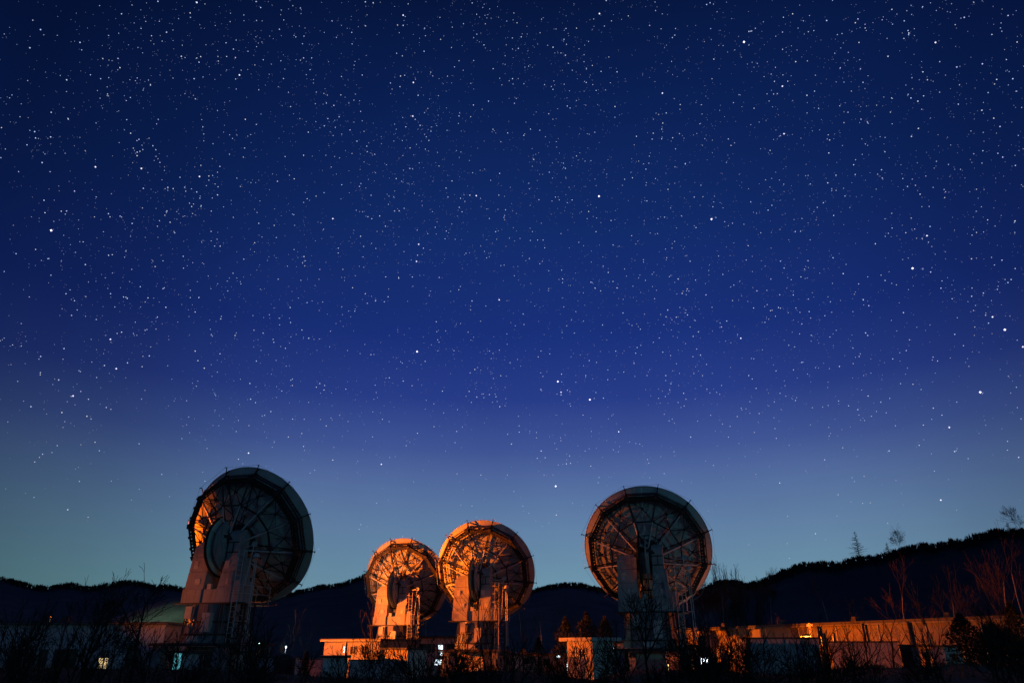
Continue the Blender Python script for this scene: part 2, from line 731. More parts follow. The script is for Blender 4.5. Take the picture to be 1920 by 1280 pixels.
def build_antenna():
    root = thing('radio_antenna', 'x', 'radio telescope')
    # reflector
    me_o = panel_mesh(3.35, 5.0, R(7.5))
    me_m = panel_mesh(1.7, 3.35, R(7.5))
    me_i = panel_mesh(.55, 1.7, R(15), nr=2, na=4)
    for k in range(24):
        link('panel', me_o, root, rot(R(15 * k + 7.5)))
        link('panel', me_m, root, rot(R(15 * k + 7.5)))
    for k in range(12):
        link('panel', me_i, root, rot(R(30 * k)))
    rg, rr, rt, br, sk = ring_girder(), ring_rail(), radial_truss(), bracing(), spike_mesh()
    ib = inner_ring()
    so, si = strut_mesh(4.35, 1.86), strut_mesh(2.75, 1.08)
    for k in range(12):
        a = R(30 * k)
        link('ring_girder', rg, root, rot(a))
        link('ring_rail', rr, root, rot(a))
        link('bracing', br, root, rot(a))
        link('inner_ring_bar', ib, root, rot(a))
        link('radial_truss', rt, root, rot(a + R(15)))
        link('spike', sk, root, rot(a + R(15)))
        deg = (30 * k + 15)
        link('strut', si if deg in (15, 345, 165, 195) else so, root, rot(a + R(15)))
    # rim edge tube
    mb = MB()
    n = 96
    mb.rings([[TILTR @ pol(5.0 + .035 * math.cos(2 * PI * j / 5), surf(5) - .03 + .045 * math.sin(2 * PI * j / 5), 2 * PI * i / n) for j in range(5)] for i in range(n + 1)], cap=False)
    mb.build('rim', M['panel'], root, smooth=True)
    # guard wire on the spikes
    mb = MB()
    tips = [TILTR @ pol(5.34, 2.7, R(30 * k + 15)) for k in range(13)]
    for p, q in zip(tips, tips[1:]):
        mid = (p + q) / 2 - Vector((0, 0, .03))
        mb.tube(p, mid, .009, n=3, cap=False)
        mb.tube(mid, q, .009, n=3, cap=False)
    mb.build('guard_wire', M['tube'], root)
    # hub drum
    mb = MB()
    prof = [(1.15, 1.72), (1.2, .9), (1.05, .3), (.95, -.15), (.3, -.2)]
    n = 20
    mb.rings([[TILTR @ pol(r, s, 2 * PI * i / n) for i in range(n)] for r, s in prof])
    mb.build('hub', M['steel'], root)
    # equipment boxes on the back structure
    er = random.Random(9)
    for (r, a) in ((1.9, -60), (2.4, -35), (2.2, 20), (2.5, 48), (1.8, 75), (3.3, 38), (2.9, 100), (2.0, -100), (3.4, -62), (2.3, 130)):
        c = pol(r, surf(r) - .55, R(a))
        sz = er.uniform(.14, .28)
        link('equipment_box', MB().box(-sz, sz, -sz * .5, sz * .5, -sz * .8, sz * .8).mesh('equipment_box', M['tube']), root,
             TILTR @ Matrix.Translation(c) @ Matrix.Rotation(R(a), 4, 'Y'))
    for pts in ([(0.9, .2, 20), (1.6, .5, 30), (2.6, 1.0, 24), (3.6, 1.5, 32), (4.3, 1.8, 40)], [(0.9, .1, -25), (1.7, .55, -38), (2.9, 1.2, -30), (4.2, 1.9, -46)],
                [(1, .3, 95), (2, .7, 108), (3.2, 1.3, 99), (4.3, 1.8, 104)]):
        cb = MB()
        pp = [TILTR @ pol(r, s, R(a)) for r, s, a in pts]
        for p, q in zip(pp, pp[1:]):
            cb.tube(p, q, .03, n=5)
        cb.build('cable', M['black'], root)
    # sector gear: two half discs behind the elevation axis
    def half_disc(x0, x1, rad, inner, a0=88, a1=275, n=26):
        m = MB()
        outer = []
        for i in range(n + 1):
            a = R(a0 + (a1 - a0) * i / n)
            outer.append((rad * math.cos(a), rad * math.sin(a)))
        if inner:
            inn = []
            for i in range(n + 1):
                a = R(a0 + (a1 - a0) * i / n)
                inn.append((inner * math.cos(a), inner * math.sin(a)))
            rings = []
            for i in range(n + 1):
                rings.append([(x0, *outer[i]), (x1, *outer[i]), (x1, *inn[i]), (x0, *inn[i])])
            m.rings(rings)
        else:
            m.prism(outer, 'x', x0, x1)
        m.v = [tuple(TILT @ Vector(v)) for v in m.v]
        return m
    half_disc(-.42, -.36, 2.0, 0).build('sector_plate', M['green'], root)
    half_disc(-.46, -.32, 2.1, 1.99).build('sector_rim', M['black'], root)
    half_disc(.02, .08, 1.75, .6).build('sector_plate', M['clad'], root)
    for y, z in ((-.2, 2.05), (-1.3, 1.5)):
        for x1, y1, z1 in ((.1, .3, 1.1), (.55, .2, .6)):
            MB().tube(TILT @ Vector((-.35, y, z)), TILT @ Vector((x1, y1, z1)), .055, n=6).build('sector_brace', M['tube'], root)
    # cradle boxes between arms
    mb = MB()
    b0 = MB().box(-.3, .25, -1.0, .5, -.75, .75)
    mb.add([TILT @ Vector(v) for v in b0.v], b0.f)
    mb.build('cradle', M['trim'], root)
    # receiver cabin behind the hub, right of the sector
    mb = MB()
    prof = [(-.75, -1.0), (-.75, .55)] + [(-.75 + .0 + .75 * (1 - math.cos(R(t))) * .9, .55 + .45 * math.sin(R(t))) for t in (25, 50, 75, 90)] + [(.35, .85), (.35, -1.0)]
    mb.prism(prof, 'x', .45, 1.3)
    mb.v = [(v[0], v[1], v[2] + AXIS_Z + .05) for v in mb.v]
    mb.build('receiver_cabin', M['clad'], root)
    mb = MB()
    for z in (.1, -.55):
        mb.box(.42, 1.33, -.80, -.765, AXIS_Z + z, AXIS_Z + z + .06)
    mb.box(.86, .90, -.80, -.765, AXIS_Z - .5, AXIS_Z + .1)
    mb.build('cabin_rail', M['black'], root)
    # yoke arms, clad in stacked blocks with open joints
    ZB = 5.35
    def arm_secs(xo, xi, z, zt, lean):
        t = (z - ZB) / (zt - ZB)
        yb, yf = -1.25 + .55 * t, 1.25 - .55 * t
        return (z, xo + lean * t, xi + (0 if lean >= 0 else 0), yb, yf)
    for (x0, x1, zt, l0, l1, joints) in ((-2.2, -.72, 9.45, .06, .0, (6.25, 7.35, 8.35)), (.3, 1.55, 8.3, .15, -.08, (6.35, 7.3))):
        zz = [ZB + (.85 if x0 > 0 else .85)] + [j for j in joints if j > ZB + .9] + [zt]
        for z0, z1 in zip(zz, zz[1:]):
            mb = MB()
            def S(z, inset=0):
                t = (z - ZB) / (zt - ZB)
                return (z, x0 + l0 * t + inset, x1 + l1 * t - inset, -1.25 + .5 * t + inset, .85 - .25 * t - inset)
            if z1 == zt and x0 < 0:
                mb.loft([S(z0 + .012), S(z1 - .42), (z1, x0 + .42, x1, -.5, .6)])
            else:
                mb.loft([S(z0 + .012), S(z1 - .012)])
            mb.build('cladding_block', M['clad'], root)
        core = MB()
        core.loft([(ZB + .8, x0 + .05, x1 - .05, -1.1, .7), (zt - .5, x0 + l0 + .05, x1 + l1 - .05, -.65, .5)])
        core.build('yoke_core', M['black'], root)
        # access covers
        for (zc, xc, wd_, hd_) in ((7.8, (x0 + x1) / 2 - .25, .32, .5), (6.7, (x0 + x1) / 2 + .2, .4, .34)):
            t = (zc - ZB) / (zt - ZB)
            yb = -1.25 + .5 * t
            MB().box(xc - wd_ / 2, xc + wd_ / 2, yb - .045, yb + .1, zc - hd_ / 2, zc + hd_ / 2).build('access_cover', M['tube'], root)
    # base beam of the yoke (three blocks)
    for a, b in ((-2.2, -.72), (-.70, .28), (.3, 1.55)):
        MB().box(a, b, -1.27 if a != -.70 else -1.15, .87, ZB, ZB + .85).build('cladding_block', M['clad'], root)
    MB().box(1.57, 2.15, -1.2, .2, ZB + .02, ZB + 1.35).build('equipment_cabinet', M['clad'], root)
    MB().box(1.25, 1.56, -1.3, -1.0, ZB + .9, ZB + 2.0).build('equipment_cabinet', M['clad'], root)
    MB().box(-.45, -.15, -1.1, -.9, ZB + .86, ZB + 1.2).build('junction_box', M['tube'], root)
    # azimuth platform with hand rail and ladder
    MB().box(-2.45, 2.75, -1.55, 1.55, ZB - .1, ZB - .01).build('platform', M['steel'], root)
    mb = MB()
    for x, y in ((1.75, -1.5), (2.7, -1.5), (2.7, 0), (2.7, 1.5)):
        mb.tube((x, y, ZB), (x, y, ZB + 1.05), .025, n=5)
    for z in (.55, 1.05):
        mb.tube((1.75, -1.5, ZB + z), (2.7, -1.5, ZB + z), .022, n=5)
        mb.tube((2.7, -1.5, ZB + z), (2.7, 1.5, ZB + z), .022, n=5)
    mb.build('hand_rail', M['tube'], root)
    mb = MB()
    for x in (2.05, 2.45):
        mb.tube((x, -1.62, .4), (x, -1.62, 8.6), .03, n=5)
    z = .6
    while z < 8.5:
        mb.tube((2.05, -1.62, z), (2.45, -1.62, z), .018, n=4)
        z += .32
    for z in (6.9, 7.6, 8.3):
        pts = [Vector((2.25 + .36 * math.cos(R(t)), -1.66 + .55 * math.sin(R(t)), z)) for t in range(180, 361, 30)]
        for p, q in zip(pts, pts[1:]):
            mb.tube(p, q, .018, n=4)
    mb.build('ladder', M['tube'], root)
    # cable duct plate behind ladder
    MB().box(2.0, 2.4, -1.2, -1.1, .5, ZB - .12).build('cable_duct', M['clad'], root)
    # small mast with cap, and a little round mirror on an arm
    mb = MB()
    mb.tube((3.05, -1.1, 3.2), (3.0, -1.1, 8.15), .04, n=6)
    mb.tube((3.2, -1.1, 3.2), (3.12, -1.1, 8.15), .03, n=6)
    mb.tube((2.7, -1.0, ZB - .05), (3.1, -1.1, ZB - .05), .04, n=6)
    mb.build('mast', M['tube'], root)
    mb = MB()
    n = 14
    mb.rings([[(3.06 + r * math.cos(2 * PI * i / n), -1.1 + r * math.sin(2 * PI * i / n), z) for i in range(n)] for r, z in ((.24, 8.14), (.24, 8.24), (.16, 8.38), (.03, 8.44))])
    mb.build('mast_cap', M['tube'], root, smooth=False)
    mb = MB()
    c = Vector((2.85, -1.2, 9.0))
    mb.rings([[(c.x + r * math.cos(2 * PI * i / n), c.y + y, c.z + r * math.sin(2 * PI * i / n)) for i in range(n)] for r, y in ((.07, .22), (.19, .04), (.19, -.04), (.16, -.04), (.14, .02))])
    mb.build('round_mirror', M['tube'], root)
    mb = MB()
    mb.tube((2.85, -.95, 9.0), (1.5, -.5, 8.9), .04, n=6)
    mb.tube((2.7, -1.4, ZB + 1.0), (2.75, -1.1, 8.9), .035, n=6)
    mb.build('mirror_arm', M['tube'], root)
    # pedestal: faceted cone, skirt, slab and feet
    def octa(r, z, n=12):
        return [(r * math.cos(R(15 + 360 / n * i)), r * math.sin(R(15 + 360 / n * i)), z) for i in range(n)]
    MB().rings([octa(1.78, 5.24), octa(1.84, 4.22)]).build('pedestal', M['pedestal'], root)
    MB().rings([octa(1.93, 4.21), octa(1.93, 4.12)]).build('pedestal_flange', M['steel'], root)
    MB().rings([octa(1.86, 4.11), octa(2.02, 3.46)]).build('pedestal_skirt', M['pedestal'], root)
    MB().rings([octa(2.2, 3.45), octa(2.2, 3.36)]).build('pedestal_flange', M['steel'], root)
    MB().rings([octa(2.1, 3.35), octa(2.2, 2.9)]).build('pedestal_base', M['pedestal'], root)
    for k in range(12):
        a = R(15 + 30 * k)
        MB().beam((1.88 * math.cos(a), 1.88 * math.sin(a), 5.22), (2.06 * math.cos(a), 2.06 * math.sin(a), 3.47), .06, .1).build('stiffener', M['pedestal'], root)
    for x, y0_, z0, z1, w_ in ((-.9, -1.86, 4.35, 5.1, .5), (.55, -1.90, 3.55, 4.7, .6), (-.1, -2.05, 3.0, 3.3, .9)):
        MB().box(x - w_ / 2, x + w_ / 2, y0_ - .08, y0_ + .3, z0, z1).build('hatch', M['tube'], root)
    for x in (-1.35, 1.2, 1.35):
        MB().tube((x, -1.75, 2.9), (x, -1.55, 5.22), .045, n=6).build('pipe', M['steel'], root)
    # lattice stair tower on the right
    for x, y in ((1.95, -1.35), (2.95, -1.35), (1.95, -.35), (2.95, -.35)):
        MB().beam((x, y, -.1), (x, y, ZB - .11), .09, .09).build('stair_post', M['girder'], root)
    mb = MB()
    z = .3
    k = 0
    while z < ZB - 1.0:
        mb.beam((1.95, -1.35, z), (2.95, -1.35, z + .95), .045, .045)
        mb.beam((2.95, -1.35, z), (1.95, -1.35, z + .95), .045, .045)
        mb.beam((1.95, -1.35, z), (2.95, -1.35, z), .05, .05)
        mb.beam((2.95, -1.35, z), (2.95, -.35, z + .95), .045, .045)
        z += .96
    mb.build('stair_bracing', M['girder'], root)
    for k in range(14):
        z = .35 + k * .35
        x = 2.05 + (k % 7) * .12 if (k // 7) % 2 == 0 else 2.77 - (k % 7) * .12
        MB().box(x, x + .2, -1.25, -.45, z, z + .03).build('stair_tread', M['tube'], root)
    MB().box(-2.9, 2.9, -2.7, 2.7, 2.72, 2.89).build('base_slab', M['steel'], root)
    for x in (-2.3, 2.3):
        for y in (-2.2, 2.2):
            MB().loft([(-.1, x - .45, x + .45, y - .45, y + .45), (2.71, x - .3, x + .3, y - .3, y + .3)]).build('leg', M['pedestal'], root)
    MB().box(-1.2, .9, -1.0, 1.0, -.1, 2.70).build('equipment_room', M['wall2'], root)
    return root


ants = build_antenna()
GRP = 'radio antennas turned away from the camera'
SPOTS = [(-19.1, 52.3, 'leftmost antenna, its green half disc showing, only its left edges lit orange'),
         (-12.4, 85.6, 'smallest and farthest antenna, lit orange, its right rim hidden behind the next dish'),
         (-2.64, 73.0, 'orange lit middle antenna with brightly lit arm, overlapping the smaller dish on its left'),
         (10.85, 57.4, 'rightmost antenna, mostly in blue shade with a thin orange left rim')]
fwd = 2.6 * math.cos(EL)
lst = [ants] + [copy_tree(ants) for _ in range(3)]
for o, (x, y, lb), az_, dz in zip(lst, SPOTS, (R(16), AZ, AZ, AZ), (.4, 0, 0, .1)):
    o.location = (x - fwd * math.sin(az_), y - fwd * math.cos(az_), dz)
    o.rotation_euler = (0, 0, -az_)
    o['label'] = lb
    o['group'] = GRP

# ------------------------------------------------------------------ buildings
GL = {
    'warm': glow('warm_lit_window', (1.0, .70, .32), 1.3, 3),
    'cyan': glow('cyan_lit_window', (.16, .72, .85), .9, 6),
    'white': glow('white_lit_window', (.72, .90, 1.0), 2.2),
    'teal': glow('teal_lit_window', (.35, .85, .75), .5, 3),
    'orange': glow('orange_lit_window', (1.0, .16, .01), 1.0, 3),
    'lamp_s': glow('sodium_lamp_glass', (1.0, .5, .12), 9),
    'lamp_w': glow('white_lamp_glass', (.8, .92, 1.0), 12),
    'lamp_g': glow('green_lamp_glass', (.5, 1.0, .8), 6),
}


def add_window(bld, x, z, wd_, hd_, y, pane='darkglass', mull=1):
    f = MB()
    t = .05
    f.box(x - wd_ / 2 - t, x - wd_ / 2, y - .05, y + .06, z - hd_ / 2 - t, z + hd_ / 2 + t)
    f.box(x + wd_ / 2, x + wd_ / 2 + t, y - .05, y + .06, z - hd_ / 2 - t, z + hd_ / 2 + t)
    f.box(x - wd_ / 2, x + wd_ / 2, y - .05, y + .06, z + hd_ / 2, z + hd_ / 2 + t)
    f.box(x - wd_ / 2 - .04, x + wd_ / 2 + .04, y - .09, y + .06, z - hd_ / 2 - t - .02, z - hd_ / 2)
    for k in range(mull):
        xm = x - wd_ / 2 + wd_ * (k + 1) / (mull + 1)
        f.box(xm - .02, xm + .02, y - .035, y + .03, z - hd_ / 2, z + hd_ / 2)
    fo = f.build('window', M['frame'], bld)
    m = GL.get(pane) or M[pane]
    MB().box(x - wd_ / 2, x + wd_ / 2, y - .012, y - .005, z - hd_ / 2, z + hd_ / 2).build('pane', m, fo)


def building(name, label, cat, p0, p1, depth, h, wall='wall', over=.25, roof_t=.18, trim=False, windows=(), doors=(), group=None, pitch=0, seams=0):
    """front wall runs from p0 to p1 (left to right as seen); depth goes away from the camera"""
    p0, p1 = Vector((*p0, 0)), Vector((*p1, 0))
    d = p1 - p0
    Lw = d.length
    rz = math.atan2(d.y, d.x)
    b = thing(name, label, cat, p0, rz, group)
    MB().box(0, Lw, 0, depth, -.3, h).build('wall', M[wall], b)
    if pitch:
        r = MB()
        r.prism([(-over, h + .01), (depth / 2, h + pitch), (depth + over, h + .01), (depth + over, h + roof_t), (depth / 2, h + pitch + roof_t), (-over, h + roof_t)], 'x', -over, Lw + over)
        r.build('roof', M['roof'], b)
    else:
        MB().box(-over, Lw + over, -over, depth + over, h + .003, h + roof_t).build('roof', M['roof'], b)
    if trim:
        MB().box(-over - .03, Lw + over + .03, -over - .03, -over - .003, h - .03, h + roof_t + .03).build('roof_edge', M['trim'], b)
        MB().box(-over - .03, -over - .003, -over, depth + over, h - .03, h + roof_t + .03).build('roof_edge', M['trim'], b)
    for wdw in windows:
        add_window(b, *wdw[:4], 0.0, *(wdw[4:] or ()))
    for (x, wd_, hd_) in doors:
        MB().box(x - wd_ / 2, x + wd_ / 2, -.04, .02, 0, hd_).build('door', M['door'], b)
    for k in range(seams):
        x = Lw * (k + 1) / (seams + 1)
        MB().box(x - .03, x + .03, -.025, .01, 0, h - .02).build('pilaster', M[wall], b)
    if Lw > 5:
        n_ = int(Lw / 4.2)
        for k in range(n_):
            x = (k + .4) * Lw / n_
            MB().tube((x, -.07, .1), (x, -.07, h - .02), .045, n=6).build('downpipe', M['trim'], b)
            if k % 2:
                MB().loft([(h + roof_t + .002, x + .9, x + 1.5, .8, 1.5), (h + roof_t + .42, x + 1.0, x + 1.4, .9, 1.4)]).build('roof_vent', M['roof'], b)
        MB().box(-over, Lw + over, -over - .1, -over - .005, h - .02, h + .09).build('gutter', M['frame'], b)
    # plinth
    MB().box(-.02, Lw + .02, -.03, -.002, -.2, .25).build('plinth', M['pedestal'], b)
    return b


# A: long left building, nearly parallel to the picture
ya = 50.0
xa0, xa1 = xat(-140, 1165, ya), xat(312, 1165, ya)
ha = zat(1166, ya)
wa = []
def bx(px, py, Y, x0):
    return xat(px, py, Y) - x0
for px, ww in ((38, 1.5), (122, 1.5), (80, .5), (248, .8), (296, .5)):
    wa.append((bx(px, 1235, ya, xa0), 1.75, ww, 2.3, 'darkglass', 1))
wa.append((bx(193, 1243, ya, xa0), zat(1244, ya), .62, .72, 'warm', 1))
wa.append((bx(198, 1222, ya, xa0), zat(1224, ya), .45, .3, 'darkglass', 0))
building('long_building', 'long low building across the left edge with one warm lit window', 'building', (xa0, ya), (xa1, ya), 9, ha - .12, 'wall', .3, .14,
         windows=wa, seams=8)
# shed with the bright cyan doorway beside antenna 1
yb_ = 48.5
x0 = xat(322, 1240, yb_); x1 = xat(470, 1240, yb_)
building('low_shed', 'low shed under the leftmost antenna with a bright cyan window', 'shed', (x0, yb_), (x1, yb_), 1.4, zat(1223, yb_), 'wall', .25, .12,
         windows=((bx(333, 1238, yb_, x0), zat(1239, yb_), .5, 1.15, 'cyan', 0), (bx(388, 1238, yb_, x0), zat(1238, yb_), .8, .7, 'darkglass', 1),))
# small shed right of antenna 1
yc_ = 47
x0 = xat(474, 1240, yc_); x1 = xat(522, 1240, yc_)
building('equipment_hut', 'teal sided low hut between the leftmost antenna and the black tank', 'hut', (x0, yc_ + .5), (x1, yc_), 2.2, zat(1233, yc_), 'wall', .1, .1, doors=((.5, .6, 1.4),))
# orange lit building behind
ye = 76
x0 = xat(594, 1212, ye); x1 = xat(712, 1212, ye)
building('workshop', 'orange lit workshop wall behind the teal hut, one white slit window', 'workshop', (x0, ye + 3), (x1, ye), 7, zat(1201, ye), 'brownwall', .3, .22,
         windows=((bx(643, 1215, ye, x0), zat(1217, ye), .22, .6, 'white', 0), (bx(664, 1216, ye, x0), zat(1218, ye), .7, .7, 'darkglass', 1), (bx(690, 1216, ye, x0), zat(1218, ye), .7, .7, 'darkglass', 1)))
# near huts (each shows two faces)
def hut(name, label, cxp, pyt, Y, wleft, wright, ang, wall='wall2', trim=False, doors=(), over=.18):
    """corner of the hut nearest the camera is at column cxp; left face length wleft, right face length wright"""
    X = xat(cxp, pyt, Y)
    c = Vector((X, Y))
    dr = Vector((math.cos(ang), math.sin(ang)))
    b = building(name, label, 'hut', c, c + dr * wright, wleft, zat(pyt, Y) - .1, wall, over, .12, trim=trim, doors=doors)
    return b
hut('equipment_hut', 'flat roofed teal and violet hut left of centre, crossed by a bare bush', 607, 1229, 40.5, 2.4, 1.25, R(12), 'wall', doors=())
hut('equipment_hut', 'narrow upright hut with bright orange left face below the farthest antenna', 765, 1214, 40.5, 2.6, 1.2, R(38), 'wall2')
hut('equipment_hut', 'hut with orange left face, blue right face and pale flat roof edge', 1110, 1196, 40, 2.2, 1.45, R(33), 'wall2', trim=True, over=.3)
# low dark tank / boxes
t_ = thing('water_tank', 'dark cylindrical tank with orange glints below, left of the teal hut', 'tank', (xat(534, 1245, 46), 46, 0))
mb = MB()
mb.rings([[(.62 * math.cos(2 * PI * i / 18), .62 * math.sin(2 * PI * i / 18), z) for i in range(18)] for z in (1.1, 2.5)])
mb.rings([[(r * math.cos(2 * PI * i / 18), r * math.sin(2 * PI * i / 18), z) for i in range(18)] for r, z in ((.62, 2.501), (.35, 2.65), (.05, 2.7))])
mb.build('tank', M['steel'], t_)
for sx, sy in ((-.4, -.4), (.4, -.4), (-.4, .4), (.4, .4)):
    MB().box(sx - .06, sx + .06, sy - .06, sy + .06, -.1, 1.1).build('leg', M['clad'], t_)
# violet low wall row between
for (a, b, yt, Y, lb) in ((560, 600, 1236, 44, 'low pale storage box between the dark tank and the teal hut'), (655, 735, 1238, 52, 'low dim store behind the teal hut, left of the narrow orange hut')):
    x0, x1 = xat(a, yt, Y), xat(b, yt, Y)
    building('storage_box', lb, 'storage', (x0, Y), (x1, Y), 1.5, zat(yt, Y), 'wall', .06, .06, doors=(((x1 - x0) / 2, .5, 1.2),))
# two storey blocks far behind, with lit windows
def far_block(label, a, b, yt, Y, wins, wall='wall', skew=0):
    x0, x1 = xat(a, yt, Y), xat(b, yt, Y)
    ws = [(bx(px, py, Y, x0), zat(py, Y), w_, h_, pane, m_) for px, py, w_, h_, pane, m_ in wins]
    return building('office_block', label, 'building', (x0, Y + skew), (x1, Y), 9, zat(yt, Y), wall, .3, .25, windows=ws)
far_block('bluish block between the two orange antennas, several white lit windows', 772, 868, 1196, 84,
          [(826, 1215, .5, .7, 'white', 1), (828, 1225, .3, .35, 'white', 0), (823, 1241, .9, .55, 'white', 0), (836, 1238, .3, .25, 'teal', 0), (793, 1214, .8, .8, 'darkglass', 1),
           (808, 1214, .8, .8, 'darkglass', 1), (845, 1214, .8, .8, 'darkglass', 1), (790, 1239, .8, .7, 'darkglass', 1)])
far_block('dim low block below the middle antenna with a row of small teal windows', 846, 1010, 1228, 82,
          [(860, 1238, .5, .45, 'teal', 0), (891, 1238, .4, .4, 'white', 1), (905, 1237, .4, .35, 'teal', 0), (913, 1237, .25, .35, 'teal', 0), (906, 1249, .4, .4, 'teal', 0),
           (873, 1238, .6, .5, 'darkglass', 1), (935, 1238, .6, .5, 'darkglass', 1), (960, 1238, .6, .5, 'darkglass', 1), (985, 1238, .6, .5, 'darkglass', 1)])
far_block('dim violet block left of the pale roofed hut with bright specks of window', 1012, 1075, 1228, 86,
          [(1047, 1230, .35, .3, 'white', 0), (1063, 1222, .3, .6, 'teal', 0), (1065, 1244, .35, .6, 'white', 0), (1066, 1254, .3, .3, 'white', 0), (1025, 1240, .7, .6, 'darkglass', 1)])
far_block('pale block right of the pale roofed hut, two tall white lit windows', 1140, 1215, 1205, 80,
          [(1149, 1220, .35, .75, 'white', 0), (1150, 1244, .38, .95, 'white', 0), (1164, 1223, .2, .25, 'teal', 0), (1165, 1238, .2, .3, 'teal', 0), (1185, 1224, .7, .8, 'darkglass', 1)], 'wall2')
far_block('low beige block below the rightmost antenna with one yellow light', 1212, 1300, 1226, 78,
          [(1225, 1233, .25, .35, 'white', 0), (1224, 1246, .35, .5, 'teal', 0), (1240, 1247, .6, .5, 'warm', 1), (1270, 1246, .6, .5, 'darkglass', 1), (1282, 1240, .3, .5, 'teal', 0)], 'wall2')
# right long building, receding
pk0 = (19.0, 86.5)
pk1 = (37.5, 42.2)
Lk = math.hypot(pk1[0] - pk0[0], pk1[1] - pk0[1])
hk = 4.75
wk = []
for k in range(24):
    x = 1.3 + k * (Lk - 2.6) / 23
    pane = 'darkglass'
    if k in (1, 3, 4):
        pane = 'orange'
    if k in (14,):
        pane = 'warm'
    wk.append((x, 2.35, .62, 1.5, pane, 0))
bk = building('long_building', 'long low building on the right, its wall lit orange from a lamp, dark narrow windows', 'building', pk0, pk1, 8, hk, 'brownwall', .45, .3, windows=wk)
# near walls on the right
def near_wall(label, a, b, yt0, yt1, Y0, Y1, wall='dimwall', name='container', depth=2.2, doors=(), seams=3, cat='container'):
    h = zat(yt0, Y0)
    return building(name, label, cat, (xat(a, yt0, Y0), Y0), (xat(b, yt1, Y1), Y1), depth, h, wall, .08, .08, doors=doors, seams=seams)
near_wall('dim blue container behind bare bushes, left of the long violet one', 1398, 1534, 1197, 1199, 41, 40.5)
near_wall('long dim violet container in front of the orange lit wall', 1556, 1684, 1204, 1209, 46, 44.5, seams=5, doors=((2.2, .9, 2.1),))
b_ = hut('equipment_hut', 'hut on the right with orange left face and blue front under a broad dark roof', 1768, 1209, 43, 2.2, 1.3, R(20), 'wall2', over=.12)
near_wall('closed shed painted black for lean to shade between the violet container and the orange faced hut', 1686, 1732, 1210, 1212, 47, 46.5, 'door', 'lean_to_shade', 2.0, cat='shed', seams=0)  # closed box, its dark walls stand for the shade under a lean-to

# ------------------------------------------------------------------ lamps
def street_lamp(label, loc, h, energy, color, glass, rz=0, radius=.15, arm=.9, group='street lamps'):
    s = thing('street_lamp', label, 'street lamp', loc, rz, group)
    mb = MB()
    mb.tube((0, 0, -.2), (0, 0, h), .085, .05, n=8)
    mb.tube((0, 0, h), (arm, 0, h + .18), .045, .035, n=6)
    mb.tube((0, 0, -.05), (0, 0, .35), .13, .11, n=8)
    mb.build('pole', M['pole'], s)
    MB().loft([(h + .12, arm - .1, arm + .5, -.14, .14), (h + .25, arm - .1, arm + .4, -.07, .07)]).build('lamp_head', M['steel'], s)
    MB().loft([(h + .05, arm + .02, arm + .38, -.08, .08), (h + .115, arm, arm + .42, -.11, .11)]).build('lamp_glass', GL[glass], s)
    ld = bpy.data.lights.new('lamp_light', 'POINT')
    ld.energy = energy
    ld.color = color
    ld.shadow_soft_size = radius
    lo_ = bpy.data.objects.new('lamp_light', ld)
    C.objects.link(lo_)
    lo_.parent = s
    lo_.location = (arm + .2, 0, h - .15)
    return s


SOD = (1.0, .138, .0005)
S1 = Vector((-54.5, 68, 8.5))
s1 = street_lamp('sodium street lamp beyond the left edge of the picture', (S1.x - 1.1, S1.y, 0), S1.z, 1500, SOD, 'lamp_s', 0, .3, group=None)
# the main sodium flood beside it, aimed across the site at the middle antennas
fm = thing('flood_mast', 'mast with one orange sodium floodlight beyond the left edge of the picture', 'floodlight', (S1.x, S1.y + 1.5, 0))
MB().tube((0, 0, -.2), (0, 0, S1.z), .11, .08, n=8).build('pole', M['pole'], fm)
MB().box(-.25, .08, -.3, .3, S1.z, S1.z + .45).build('housing', M['steel'], fm)
MB().box(.083, .1, -.26, .26, S1.z + .04, S1.z + .41).build('lamp_glass', GL['lamp_s'], fm)
sl = bpy.data.lights.new('lamp_light', 'SPOT')
sl.energy = 800000
sl.color = SOD
sl.spot_size = R(38)
sl.spot_blend = 1.0
sl.shadow_soft_size = .25
slo = bpy.data.objects.new('lamp_light', sl)
C.objects.link(slo)
slo.parent = fm
slo.location = (.45, 0, S1.z + .25)
slo.rotation_euler = Vector((math.cos(R(7.5)), math.sin(R(7.5)), .02)).to_track_quat('-Z', 'Y').to_euler()
sl = bpy.data.lights.new('lamp_light', 'SPOT')
sl.energy = 150000
sl.color = SOD
sl.spot_size = R(22)
sl.spot_blend = .6
sl.shadow_soft_size = .25
slo = bpy.data.objects.new('lamp_light', sl)
C.objects.link(slo)
slo.parent = fm
slo.location = (.5, -.5, S1.z + .25)
slo.rotation_euler = Vector((math.cos(R(-27)), math.sin(R(-27)), .01)).to_track_quat('-Z', 'Y').to_euler()
MB().box(.1, .4, -.7, -.35, S1.z - .05, S1.z + .2).build('housing', M['steel'], fm)
f3 = thing('flood_mast', 'mast with an orange floodlight behind the left building, aimed at the rightmost antenna', 'floodlight', (-41, 70, 0))
MB().tube((0, 0, -.2), (0, 0, 4.5), .1, .07, n=8).build('pole', M['pole'], f3)
MB().box(-.25, .08, -.3, .3, 4.5, 4.8).build('housing', M['steel'], f3)
MB().box(.083, .1, -.26, .26, 4.54, 4.76).build('lamp_glass', GL['lamp_s'], f3)
sl = bpy.data.lights.new('lamp_light', 'SPOT')
sl.energy = 125000
sl.color = SOD
sl.spot_size = R(14)
sl.spot_blend = .6
sl.shadow_soft_size = .25
slo = bpy.data.objects.new('lamp_light', sl)
C.objects.link(slo)
slo.parent = f3
slo.location = (.45, 0, 4.65)
slo.rotation_euler = Vector((51.8, -12.6, 5.2)).to_track_quat('-Z', 'Y').to_euler()
